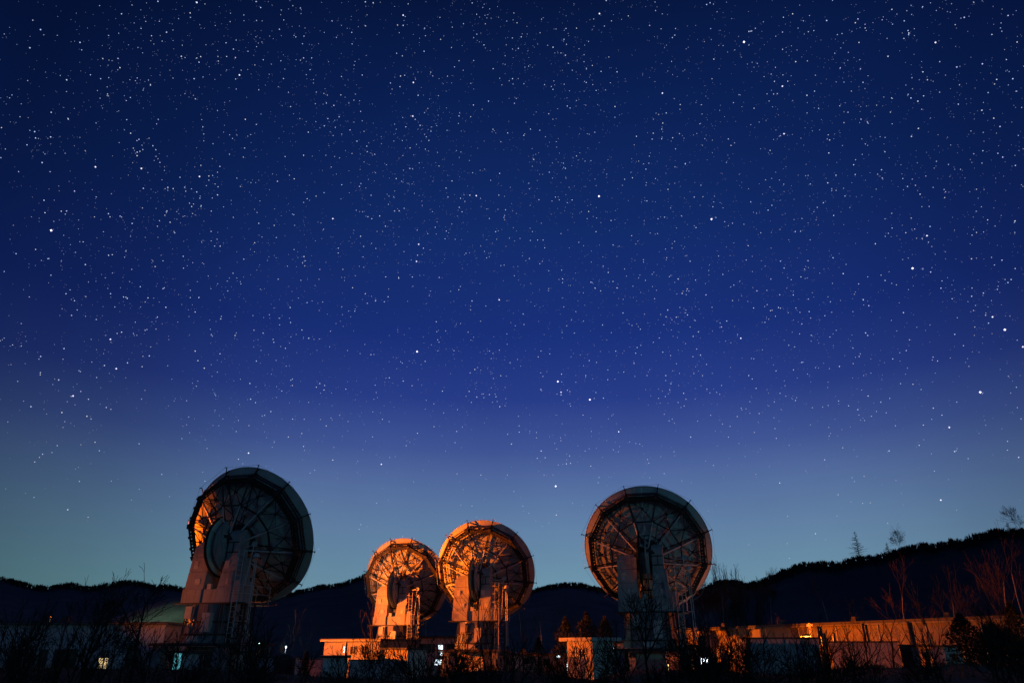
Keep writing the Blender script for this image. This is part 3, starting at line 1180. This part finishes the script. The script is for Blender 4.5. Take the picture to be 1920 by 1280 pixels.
# a lower hooded flood lights the left faces of the small huts
fm = thing('flood_mast', 'short mast with a hooded orange floodlight just beyond the left edge of the picture', 'floodlight', (-36, 40.5, 0))
MB().tube((0, 0, -.2), (0, 0, 4.6), .09, .07, n=8).build('pole', M['pole'], fm)
MB().box(-.25, .08, -.25, .25, 4.6, 4.95).build('housing', M['steel'], fm)
MB().box(.083, .1, -.22, .22, 4.64, 4.91).build('lamp_glass', GL['lamp_s'], fm)
sl = bpy.data.lights.new('lamp_light', 'SPOT')
sl.energy = 110000
sl.color = SOD
sl.spot_size = R(17)
sl.spot_blend = .6
sl.shadow_soft_size = .2
slo = bpy.data.objects.new('lamp_light', sl)
C.objects.link(slo)
slo.parent = fm
slo.location = (.45, 0, 4.8)
slo.rotation_euler = Vector((1, .025, -.03)).to_track_quat('-Z', 'Y').to_euler()
pl = at(1508, 1192, 58)
street_lamp('sodium lamp glowing before the long orange wall on the right', (pl.x - .5, pl.y, 0), pl.z - .1, 2600, SOD, 'lamp_s', R(-20), .15, arm=.5, group=None)
pg = at(272, 1171, 76)
street_lamp('green lamp behind the left building roof', (pg.x, pg.y, 0), pg.z, 4500, (.58, 1.0, .74), 'lamp_g', 0, .15, group=None)
street_lamp('mercury street lamp behind the camera on the right', (46, -14, 0), 10, 7500, (.16, .78, .85), 'lamp_w', R(140), .3, group=None)
MB().box(-.2, .1, .3, .62, 4.5, 4.8).build('housing', M['steel'], fm)
sl = bpy.data.lights.new('lamp_light', 'SPOT')
sl.energy = 4800
sl.color = (1, .17, .001)
sl.spot_size = R(26)
sl.spot_blend = 1.0
sl.shadow_soft_size = .2
slo = bpy.data.objects.new('lamp_light', sl)
C.objects.link(slo)
slo.parent = fm
slo.location = (.3, .7, 4.65)
slo.rotation_euler = Vector((14.8, 9.4, 1.5)).to_track_quat('-Z', 'Y').to_euler()
# lamp with bright white glass in the bushes
pw = at(1320, 1238, 56)
fl = thing('floodlight', 'bright white floodlight glaring through the bare bushes right of centre', 'floodlight', (pw.x, pw.y, 0))
MB().tube((0, 0, -.1), (0, 0, pw.z - .2), .04, n=6).build('pole', M['pole'], fl)
MB().box(-.42, .42, -.1, .1, pw.z - .25, pw.z + .25).build('housing', M['steel'], fl)
MB().box(-.38, .38, -.125, -.102, pw.z - .2, pw.z + .2).build('lamp_glass', glow('floodlight_glass', (.75, .88, 1.0), 5, 5), fl)
ld = bpy.data.lights.new('lamp_light', 'POINT'); ld.energy = 60; ld.color = (.75, .88, 1); ld.shadow_soft_size = .2
lo_ = bpy.data.objects.new('lamp_light', ld); C.objects.link(lo_); lo_.parent = fl; lo_.location = (0, -.4, pw.z)
# little site lamps
for px, py, Y, c, gl, lb in ((536, 1212, 60, (.7, .85, 1), 'lamp_w', 'tiny blue white lamp on a post above the dark tank'), (1252, 1246, 60, (1, .85, .35), 'lamp_s', 'small yellow lamp on a post below the rightmost antenna'),
                             (486, 1206, 62, (.5, 1, .7), 'lamp_g', 'faint green lamp right of the leftmost antenna'),
                             (95, 1156, 62, (1, .25, .03), 'orange', 'small orange lamp on a post above the roof of the left building')):
    p = at(px, py, Y)
    s = thing('post_lamp', lb, 'lamp', (p.x, p.y, 0))
    MB().tube((0, 0, -.1), (0, 0, p.z - .1), .035, n=6).build('pole', M['pole'], s)
    MB().rings([[(r * math.cos(2 * PI * i / 10), r * math.sin(2 * PI * i / 10), p.z + z) for i in range(10)] for r, z in ((.03, -.06), (.06, -.03), (.06, .03), (.03, .06))]).build('lamp_glass', GL[gl], s)
    ld = bpy.data.lights.new('lamp_light', 'POINT'); ld.energy = 25; ld.color = c; ld.shadow_soft_size = .1
    lo_ = bpy.data.objects.new('lamp_light', ld); C.objects.link(lo_); lo_.parent = s; lo_.location = (0, -.25, p.z)
# pole beside the right lamp
pp_ = at(1517, 1167, 60)
up_ = thing('utility_pole', 'pale utility pole with a cross piece beside the sodium lamp', 'pole', (pp_.x, pp_.y, 0))
MB().tube((0, 0, -.2), (0, 0, pp_.z), .12, .09, n=8).build('shaft', M['birch'], up_)
MB().box(-.22, .22, -.06, .06, pp_.z - .25, pp_.z - .1).build('cross_piece', M['tube'], up_)
# small posts in front of the orange wall
for k, (px, py, Y) in enumerate(((1533, 1173, 55), (1538, 1174, 55), (1545, 1186, 54), (1563, 1186, 54), (1702, 1164, 50), (1707, 1166, 50), (1617, 1168, 52), (1623, 1170, 52))):
    p = at(px, py, Y)
    o = MB().tube((p.x, p.y, -.1), (p.x, p.y, p.z), .09, .09, n=7).build('post', M['roof'])
    tag(o, ('taller of two close dark posts right of the sodium lamp', 'shorter of two close dark posts right of the sodium lamp', 'low dark post just right of the close pair', 'lone low dark post before the orange wall',
            'left of two dark posts near the far right end of the orange wall', 'right of two dark posts near the far right end of the orange wall',
            'left of two dark posts before the middle of the orange wall', 'right of two dark posts before the middle of the orange wall')[k], 'post', 'dark posts before the orange wall')

# ------------------------------------------------------------------ trees
def bare_tree(label, base, h, seed, stems=1, spread=.5, levels=5, r0=None, m='bark', mt=None, lean=(0, 0), fork=.35, name='bare_tree', cat='tree', up=.25, group=None, dens=1.0, twigr=.006):
    rn = random.Random(seed)
    t = thing(name, label, cat, base, 0, group)
    trunk, crown = MB(), MB()
    r0 = r0 or h * .016

    def grow(p, d, ln, r, lv, mb):
        segs = 6 if lv >= levels - 1 else (4 if lv > 0 else 3)
        rend = max(twigr, r * .35)
        phase = rn.uniform(0, 6)
        for k_ in range(segs):
            q = p + d * (ln / segs)
            f = (k_ + 1) / segs
            r1 = r + (rend - r) * k_ / segs
            r2 = r + (rend - r) * f
            mb.tube(p, q, r1, r2, n=6 if r1 > .06 else (4 if r1 > .02 else 3), cap=False)
            p = q
            jt = Vector((rn.gauss(0, 1), rn.gauss(0, 1), rn.gauss(0, .4))) * (.05 + .03 * (levels - lv))
            d = (d + jt + Vector((0, 0, up * .10))).normalized()
            lo_f = .34 if lv == levels else .12
            if lv > 0 and f > lo_f and f < .99:
                for _ in range(2 if rn.random() < .45 * dens else 1):
                    if rn.random() < .86 * dens + .1:
                        phase += 2.4
                        side(p, d, ln * (1.05 - f) * rn.uniform(.55, .95) + ln * .12, r2 * rn.uniform(.5, .72), lv - 1, phase)
        if lv > 0:
            for _ in range(2):
                phase += 2.6
                side(p, d, ln * rn.uniform(.25, .4), rend * .8, max(0, lv - 2), phase, .6)

    def side(p, d, ln, r, lv, ph, sp_=1.0):
        u_ = d.cross(Vector((0, 0, 1)))
        if u_.length < .05:
            u_ = Vector((1, 0, 0))
        u_.normalize()
        v_ = d.cross(u_)
        a = u_ * math.cos(ph) + v_ * math.sin(ph)
        nd = (d + a * spread * 1.6 * sp_ * rn.uniform(.7, 1.25) + Vector((0, 0, up * .6))).normalized()
        grow(p, nd, ln, max(twigr, r), lv, crown if lv < levels else trunk)

    for s in range(stems):
        d = Vector((lean[0] + (rn.gauss(0, .22) if stems > 1 else rn.gauss(0, .03)), lean[1] + (rn.gauss(0, .15) if stems > 1 else 0), 1)).normalized()
        b = Vector((rn.gauss(0, .08 * stems ** .5) if stems > 1 else 0, rn.gauss(0, .08) if stems > 1 else 0, -.15))
        grow(b, d, h * (1 if s == 0 else rn.uniform(.6, .95)), r0 * (1 if stems == 1 else rn.uniform(.55, .9)), levels, trunk if s == 0 else crown)  # stems after the first are put into the crown mesh
    trunk.build('trunk', M[m], t)
    # normalise height
    zmax = max(v[2] for v in trunk.v + crown.v)
    k = h / zmax
    for me in (t.children[0].data,):
        me.transform(Matrix.Scale(k, 4))
    crown.v = [(v[0] * k, v[1] * k, v[2] * k) for v in crown.v]
    crown.build('crown', M[mt or m], t)
    return t


def place(px, pytop, Y, zb=None):
    x = xat(px, 1250, Y)
    z0 = gh(x, Y) if zb is None else zb
    return (x, Y, z0), zat(pytop, Y) - z0


TG = 'bare trees and bushes in the foreground'
fore = [
    # px at the base, top, Y, stems, spread, levels, label
    (150, 1064, 19, 3, .36, 4, 'bushy bare tree with upright twigs above the left skyline'),
    (250, 1054, 17, 1, .52, 4, 'bare tree with a forked top above the ridge left of the leftmost antenna'),
    (98, 1078, 21, 2, .42, 3, 'thin bare tree left of the bushiest one at the left'),
    (40, 1140, 17, 3, .42, 3, 'low bare bush near the left edge, before the long building'),
    (-12, 1120, 16, 2, .42, 3, 'bare bush cut off by the left edge'),
    (335, 1150, 19, 2, .45, 3, 'bare bush left of the leftmost antenna pedestal'),
    (228, 1180, 15, 2, .5, 3, 'small bare bush before the warm lit window'),
    (428, 1118, 15, 2, .55, 3, 'dark wide bare tree in front of the leftmost antenna pedestal'),
    (380, 1170, 18, 2, .5, 3, 'low bare bush beside the bright cyan window'),
    (505, 1150, 19, 2, .34, 3, 'slim bare sapling right of the leftmost antenna'),
    (560, 1200, 17, 2, .5, 3, 'low twiggy bush before the dark tank'),
    (612, 1215, 13, 4, .62, 3, 'bare bush radiating in front of the teal hut'),
    (672, 1205, 17, 2, .5, 3, 'small bare bush between the teal hut and the narrow orange hut'),
    (795, 1160, 14, 3, .6, 3, 'wide bare bush crossing the narrow orange hut'),
    (856, 1190, 16, 2, .5, 3, 'bare bush before the bluish block between the orange antennas'),
    (970, 1190, 18, 2, .42, 3, 'thin bare bush right of the middle antenna pedestal'),
    (1090, 1172, 13, 4, .42, 3, 'bare bush with several stems in front of the pale roofed hut'),
    (1150, 1225, 16, 2, .5, 3, 'low bush at the right foot of the pale roofed hut'),
    (1262, 1160, 16, 3, .48, 3, 'bare bush just right of the rightmost antenna pedestal'),
    (1308, 1158, 15, 3, .5, 3, 'dense bare thicket around the white floodlight'),
    (1362, 1150, 16, 4, .5, 3, 'dense bare thicket between the floodlight and the blue container'),
    (1398, 1165, 18, 3, .45, 3, 'bare bush leaning over the left end of the blue container'),
    (1448, 1150, 16, 2, .5, 3, 'bare bush before the middle of the blue container'),
    (1512, 1165, 17, 3, .45, 3, 'bare bush in front of the right end of the blue container'),
    (1580, 1200, 17, 2, .5, 3, 'low bush before the violet container'),
    (1845, 1130, 17, 3, .42, 3, 'dark bare bush near the bottom right corner'),
    (1930, 1100, 16, 3, .42, 3, 'dark bare bush cut off by the right edge'),
]
for i, (px, pt, Y, st, spd, lv, lb) in enumerate(fore):
    b, h = place(px, pt, Y)
    bare_tree(lb, b, h, 100 + i, st, spd, lv, r0=.03 + h * .011, twigr=.0065, dens=.66, name='bare_bush' if st > 2 else 'bare_tree', cat='bush' if 'bush' in lb or 'thicket' in lb else 'tree', group=TG, fork=.3)
more = [(12, 1170, 14), (70, 1150, 13), (118, 1165, 15), (160, 1150, 15), (300, 1175, 14), (356, 1190, 15), (404, 1200, 13), (462, 1165, 14), (530, 1215, 14), (645, 1210, 14), (720, 1195, 15),
        (830, 1200, 13), (890, 1210, 15), (940, 1215, 14), (1030, 1205, 15), (1060, 1215, 13), (1180, 1190, 14), (1235, 1175, 14), (1286, 1185, 13), (1335, 1175, 13), (1385, 1180, 14),
        (1420, 1185, 13), (1475, 1175, 14), (1545, 1200, 14), (1640, 1215, 14), (1710, 1215, 15), (1780, 1190, 14), (1870, 1160, 14), (1900, 1140, 15)]
NEAR = ['the left edge', 'the left edge, second in from it', 'the bushiest tree at the left', 'the bushiest tree, on its right', 'the forked top tree, on its right', 'the cyan window, on its right', 'the leftmost pedestal, at its foot',
        'the ladder of the leftmost antenna', 'the black tank', 'the teal hut, on its right', 'the narrow orange hut, on its left', 'the farthest antenna, right of its foot', 'the middle antenna, left of its foot',
        'the middle antenna, right of its foot', 'the pale roofed hut, well to its left', 'the pale roofed hut, just left of it', 'the rightmost pedestal, at its left', 'the rightmost pedestal, at its right',
        'the white floodlight, left of it', 'the white floodlight, right of it', 'the blue container, beyond its left end', 'the blue container, over its left end', 'the blue container, over its middle',
        'the gap right of the blue container', 'the violet container, over its middle', 'the shed painted black for shade', 'the orange faced hut, right of it', 'the right corner', 'the right edge']
for i, ((px, pt, Y), nm) in enumerate(zip(more, NEAR)):
    b, h = place(px, pt - 28, Y)
    bare_tree('small dark bare bush in front, nearest to ' + nm, b, h, 900 + i, 2 + i % 2, .5, 3, r0=.03 + h * .01, name='bare_bush', cat='bush', group=TG, twigr=.0065, dens=.85)


def evergreen(label, px, top, Y, w_, seed):
    rn_ = random.Random(seed)
    b, h = place(px, top, Y)
    t = thing('evergreen_bush', label, 'bush', b, 0, 'dark evergreen bushes')
    MB().tube((0, 0, -.2), (0, 0, h * .8), .07, .03, n=6).build('trunk', M['bark'], t)
    fo_ = MB()
    lf = max(1, w_ / 1.3)
    for _ in range(2600):
        z = h * rn_.uniform(.05, 1) ** .8
        prof_ = w_ * (1 - (z / h) ** 2.2) * (.75 + .35 * noise.noise(Vector((z * 1.3, seed, 0))))
        a = rn_.uniform(0, 2 * PI)
        rr_ = prof_ * math.sqrt(rn_.random()) * (1 + .35 * noise.noise(Vector((math.cos(a) * 1.5, math.sin(a) * 1.5, z * 1.4 + seed))))
        c = Vector((math.cos(a) * rr_, math.sin(a) * rr_, z))
        d1 = Vector((rn_.gauss(0, 1), rn_.gauss(0, 1), rn_.gauss(.5, .7))).normalized() * rn_.uniform(.06, .16) * lf
        d2 = Vector((rn_.gauss(0, 1), rn_.gauss(0, 1), rn_.gauss(0, 1))).normalized() * .03 * lf
        fo_.add([c - d2, c + d2, c + d1], [(0, 1, 2)])
    fo_.build('foliage', M['needle'], t)


evergreen('big dark evergreen bush right of the orange faced hut', 1822, 1152, 34, 1.9, 1)
evergreen('low dark evergreen bush at the bottom right corner', 1880, 1170, 33, 2.0, 2)
evergreen('tall dark evergreen cut off by the right edge', 1925, 1130, 38, 2.1, 3)
evergreen('dark evergreen bush just right of the middle antenna', 1010, 1195, 50, 1.5, 4)
evergreen('round dark evergreen bush between the black tank and the orange workshop', 572, 1222, 44, .8, 5)
evergreen('added light blocking spruce clump behind the pale roofed hut, on its left', 1062, 1158, 78, 2.6, 6)  # three clumps added to keep the flood off the long right building
evergreen('tallest added light blocking spruce clump straight behind the pale roofed hut', 1103, 1148, 79, 2.9, 7)
evergreen('added light blocking spruce clump between the pale roofed hut and the rightmost antenna', 1138, 1156, 80, 2.7, 8)
# two stemmed dark tree before the middle antenna, and the one before the right antenna
b, h = place(911, 1056, 19)
bare_tree('dark two stemmed tree in front of the middle antenna', b, h, 41, 2, .3, 3, r0=.055, group=TG, fork=.42, dens=.5)
b, h = place(1213, 1075, 17)
bare_tree('dark bare tree with spreading limbs in front of the rightmost antenna', b, h, 52, 1, .55, 3, r0=.06, group=TG, fork=.4)
# dark trunks before the orange wall
for i, (px, pt, Y, lb) in enumerate(((1603, 1150, 36, 'dark bare tree with spread limbs left on the orange wall'), (1628, 1120, 38, 'slim dark tree second from the left before the orange wall'),
                                     (1672, 1135, 36, 'leaning dark tree before the middle of the orange wall'), (1742, 1130, 40, 'thick dark tree before the right part of the orange wall'))):
    b, h = place(px, pt, Y)
    bare_tree(lb, b, h, 300 + i, 1, .5, 3, r0=.11, group=TG, fork=.5, dens=.7)
# pale birches behind
BG = 'pale barked birches behind the buildings'
bir = [
    (1347, 1043, 98, 2, 'pale stemmed birch just right of the rightmost antenna, warm lit lower stem'), (1384, 1046, 100, 2, 'second birch from the rightmost antenna, tallest of the cluster'),
    (1402, 1074, 104, 2, 'shorter birch at the right of the cluster beside the rightmost antenna'), (1326, 1080, 100, 1, 'faint birch half hidden by the rim of the rightmost antenna'),
    (1430, 1054, 108, 2, 'birch standing alone between the cluster and the bare hillside'), (1449, 1062, 110, 1, 'slim birch touching the lone one on its right'),
    (1572, 1074, 78, 1, 'grey forked birch left above the long orange wall'), (1620, 1106, 76, 2, 'small grey birch above the middle of the long orange wall'),
    (1472, 1148, 80, 1, 'stunted birch above the left end of the right long building'),
    (1716, 1034, 66, 2, 'broad brown tree on the right below the skyline conifer'), (1796, 1062, 50, 2, 'orange lit birch with bright forked stem on the right'),
    (1830, 1090, 58, 2, 'brown birch right of the bright forked one'), (1890, 1010, 60, 2, 'tall brown tree near the right edge'), (1935, 975, 56, 2, 'tallest brown tree cut off by the right edge'),
    (988, 1105, 96, 2, 'dim birch just right of the middle antenna'), (1012, 1120, 92, 1, 'slim dim birch between the middle and rightmost antennas'), (1036, 1112, 99, 2, 'dim birch with twin stems left of the pale roofed hut'),
    (700, 1120, 70, 1, 'slim pale sapling at the left of the farthest antenna'), (692, 1140, 71, 1, 'short pale sapling left of the farthest antenna'),
    (800, 1122, 98, 2, 'dim birch between the two orange antennas'),
    (540, 1140, 84, 2, 'dim birch behind the dark tank'), (568, 1158, 90, 1, 'small dim birch left of the orange workshop'),
    (1075, 1130, 110, 2, 'dim birch behind the pale roofed hut'), (1125, 1125, 112, 2, 'dim birch left of the rightmost antenna'),
]
for i, (px, pt, Y, st, lb) in enumerate(bir):
    b, h = place(px, pt, Y, 0)
    big = i < 6 or 'brown' in lb or 'forked' in lb
    bare_tree(lb, b, h, 500 + i, 3 if i < 3 else st, 0.34 if i < 6 else (.40 if big else .36), 4 if big else 3, r0=.06 + h * .006, m='bark' if i in (20, 21, 17, 18) else 'birch', mt='twig', name='birch_tree', group=BG, fork=.38, up=.7 if i < 6 else .45, twigr=.021 if i < 6 else .010, dens=.8 if i < 6 else .6)  # dark bark on some birches stands in for shade


def larch(label, base, h, seed):
    rn = random.Random(seed)
    t = thing('larch_tree', label, 'tree', base, 0, 'conifers on the skyline')
    MB().tube((0, 0, -.5), (0, 0, h), h * .014, .01, n=5).build('trunk', M['bark'], t)
    cr = MB()
    z = h * .22
    while z < h * .97:
        ln = (h - z) * .36 * rn.uniform(.3, 1.3) + .15
        for k in range(3):
            a = rn.uniform(0, 2 * PI)
            q = Vector((math.cos(a) * ln, math.sin(a) * ln, z + ln * rn.uniform(.0, .45)))
            cr.tube((0, 0, z), q, h * .006, .03, n=3, cap=False)
            for j in range(5):
                s = rn.uniform(.3, 1)
                p0 = Vector((0, 0, z)).lerp(q, s)
                d = Vector((rn.gauss(0, 1), rn.gauss(0, 1), rn.uniform(.1, 1.0))) * ln * .16
                cr.tube(p0, p0 + d, .035, .02, n=3, cap=False)
        z += h * .022
    cr.build('crown', M['bark'], t)


for i, (px, py0, py1, lb) in enumerate(((1614, 1008, 1056, 'slender bare larch standing alone on the skyline at the right'), (1690, 998, 1040, 'bushier bare larch on the skyline right of the slender one'),
                                        (1668, 1022, 1045, 'short leaning larch left of the bushier one on the skyline'), (1917, 962, 1003, 'larch on the skyline cut off by the right edge'),
                                        (1895, 985, 1003, 'small larch on the skyline near the right edge'))):
    a = math.atan2(xat(px, py1, 1), 1)
    p = hill_pt(a, .985)
    hpx = (py1 - py0)
    hh = hpx / FPX * p.length * 1.03 + .8
    if i in (1, 3):
        bare_tree(lb.replace('larch', 'tree'), (p.x, p.y, p.z - .8), hh * 1.05, 730 + i, 2, .62, 3, r0=.16, name='skyline_tree', group='bare trees on the skyline', twigr=.04, dens=1.0, up=.25)
    else:
        larch(lb, (p.x, p.y, p.z - .8), hh, 700 + i)

# grass tufts on the bank
gr = MB()
rn = random.Random(3)
for i in range(9000):
    y = rn.uniform(22, 33)
    x = rn.uniform(-.85, .85) * y
    z = gh(x, y)
    hgt = rn.uniform(.06, .26)
    a = rn.uniform(0, PI)
    dx, dy = math.cos(a) * .012, math.sin(a) * .012
    gr.add([(x - dx, y - dy, z - .02), (x + dx, y + dy, z - .02), (x + rn.gauss(0, .05), y + rn.gauss(0, .05), z + hgt)], [(0, 1, 2)])
tag(gr.build('grass', M['grass']), 'dead grass along the top of the dark bank', 'grass', kind='stuff')

# ------------------------------------------------------------------ stars: real points of light far away
BRIGHT = """369,5,3 296,3,2 76,56,2 150,80,2 56,90,2 449,141,3 364,148,2 340,106,2 65,247,2 95,257,2 179,313,3 265,316,3 257,292,2 250,278,1 374,331,3 369,360,2 444,334,1
460,224,2 624,410,3 623,40,1 626,198,2 267,390,1 228,407,1 204,146,1 125,150,2 79,305,2 94,322,1 756,29,3 756,48,2 1124,26,3 775,155,3 774,218,3 751,143,2 784,179,2 961,148,2
962,158,1 916,190,2 968,185,1 1037,89,2 1242,175,3 1153,200,2 1153,220,1 1123,368,4 893,367,3 881,366,2 901,372,1 1073,132,1 1157,135,2 685,4,2 886,324,1 939,266,1 1057,314,1
1101,410,1 660,288,1 680,397,1 910,45,1 1095,116,1 1395,79,4 1467,162,3 1335,148,1 1470,251,3 1334,411,4 1554,287,2 1754,80,3 1665,106,2 1842,120,2 1794,126,2 1899,148,2
1808,33,2 1708,184,2 1721,190,2 1841,207,2 1722,241,2 1709,256,2 1552,343,2 1492,116,2 1513,179,2 1325,9,2 1550,39,2 1622,46,1 1318,369,1 1672,400,1 1902,417,1 1831,355,1
96,432,4 207,636,3 218,691,3 311,576,2 110,712,2 137,742,3 116,773,2 163,780,2 366,658,2 280,667,2 239,680,2 383,690,2 470,748,2 466,849,3 58,762,2 350,751,1 160,496,2
236,471,1 539,499,1 570,481,2 579,634,2 443,624,1 505,590,1 415,593,1 247,505,1 447,788,1 637,778,1 208,767,1 8,509,1 605,566,1 785,458,3 781,490,3 802,438,1 1052,438,1
936,562,3 885,564,2 901,602,1 1108,529,2 782,659,4 1046,715,4 1106,749,4 1052,735,3 1052,740,2 1014,730,2 894,744,2 937,762,2 972,780,1 730,708,2 1160,809,3 921,672,1
959,832,2 1015,845,2 1054,623,1 867,800,1 1260,465,1 1279,550,2 1044,841,1 1185,610,1 863,537,1 845,546,1 1738,442,3 1729,447,1 1711,503,4 1745,510,2 1581,513,2 1627,519,1
1681,534,1 1629,573,2 1694,586,2 1861,594,3 1884,618,4 1918,650,3 1389,634,3 1490,650,1 1623,624,2 1613,663,1 1838,735,4 1780,801,3 1790,846,2 1667,845,2 1295,819,2 1391,768,1
1370,538,1 1478,586,1 1523,764,1 1452,753,1 1727,730,1 1294,613,1 1335,576,1 1621,788,1 1910,857,2 624,862,2 715,870,3 1062,869,2 1042,911,4 1043,965,2 1014,845,1 1020,890,1
885,948,1 706,943,1 755,1005,1 857,888,1 590,881,1 1214,861,1 1462,905,2 1764,937,3 127,955,2 74,857,1 1529,1000,2 1669,1007,2 161,556,1 1480,1046,1"""
SR = 9000.0
stars = MB()
scol = []
rn = random.Random(77)


def star(d, rpx, b, tint):
    """rpx: radius in pixels of the 1920 wide picture"""
    d = d.normalized()
    r = SR * rpx / FPX
    c = Vector((0, 0, CAM_Z)) + d * SR
    u = d.cross(Vector((0, 0, 1)))
    if u.length < .05:
        u = Vector((1, 0, 0))
    u.normalize()
    v = u.cross(d)
    o = [c + u * r, c + v * r, c - u * r, c - v * r, c + d * r, c - d * r]
    stars.add(o, [(0, 1, 4), (1, 2, 4), (2, 3, 4), (3, 0, 4), (1, 0, 5), (2, 1, 5), (3, 2, 5), (0, 3, 5)])
    scol.extend([(tint[0] * b * .95 + .01, tint[1] * b + .02, tint[2] * b * 1.05 + .13, 1)] * 6)


TINTS = [(.95, .98, 1.05), (.72, .86, 1.15), (.66, .82, 1.2), (.8, .9, 1.15), (1.05, .95, .85), (.85, .8, 1.25)]
for ent in BRIGHT.split():
    px, py, c = (float(q) for q in ent.split(','))
    d = at(px, py, 1.0) - Vector((0, 0, CAM_Z))
    star(d, {1: .78, 2: 1.0, 3: 1.35, 4: 1.85}[int(c)], {1: .65, 2: .85, 3: 1.2, 4: 1.7}[int(c)], rn.choice(TINTS) if c < 3 else (1.0, .92, 1.12))
cnt = 0
while cnt < 27000:
    z = rn.uniform(.02, 1)
    a = rn.uniform(-R(80), R(80))
    el = math.asin(z)
    hz = math.sqrt(1 - z * z)
    d = Vector((hz * math.sin(a), hz * math.cos(a), z))
    # fewer show against the bright air near the skyline; a loose band and clumps higher up
    keep = smooth(R(4), R(24), el) * .9 + .05
    clump = .62 + .6 * noise.noise(d * 14) + .6 * noise.noise(d * 40 + Vector((9, 2, 1)))
    if rn.random() > keep * max(.12, clump):
        continue
    m_ = rn.random() ** 3.6
    dim = .5 + .5 * smooth(R(3), R(20), el)
    star(d, .42 + .46 * m_, (.16 + .85 * m_) * dim, rn.choice(TINTS))
    cnt += 1
sm = bpy.data.materials.new('starlight')
sm.use_nodes = True
t = sm.node_tree
t.nodes.clear()
at_ = t.nodes.new('ShaderNodeAttribute')
at_.attribute_name = 'star_color'
em = t.nodes.new('ShaderNodeEmission')
em.inputs[1].default_value = 1.0
t.links.new(at_.outputs['Color'], em.inputs[0])
ou = t.nodes.new('ShaderNodeOutputMaterial')
t.links.new(em.outputs[0], ou.inputs[0])
sm.cycles.emission_sampling = 'NONE'
so_ = stars.build('stars', sm)
ca_ = so_.data.color_attributes.new('star_color', 'FLOAT_COLOR', 'POINT')
ca_.data.foreach_set('color', [c for q in scol for c in q])
tag(so_, 'thousands of small stars scattered over the night sky', 'stars', kind='stuff')
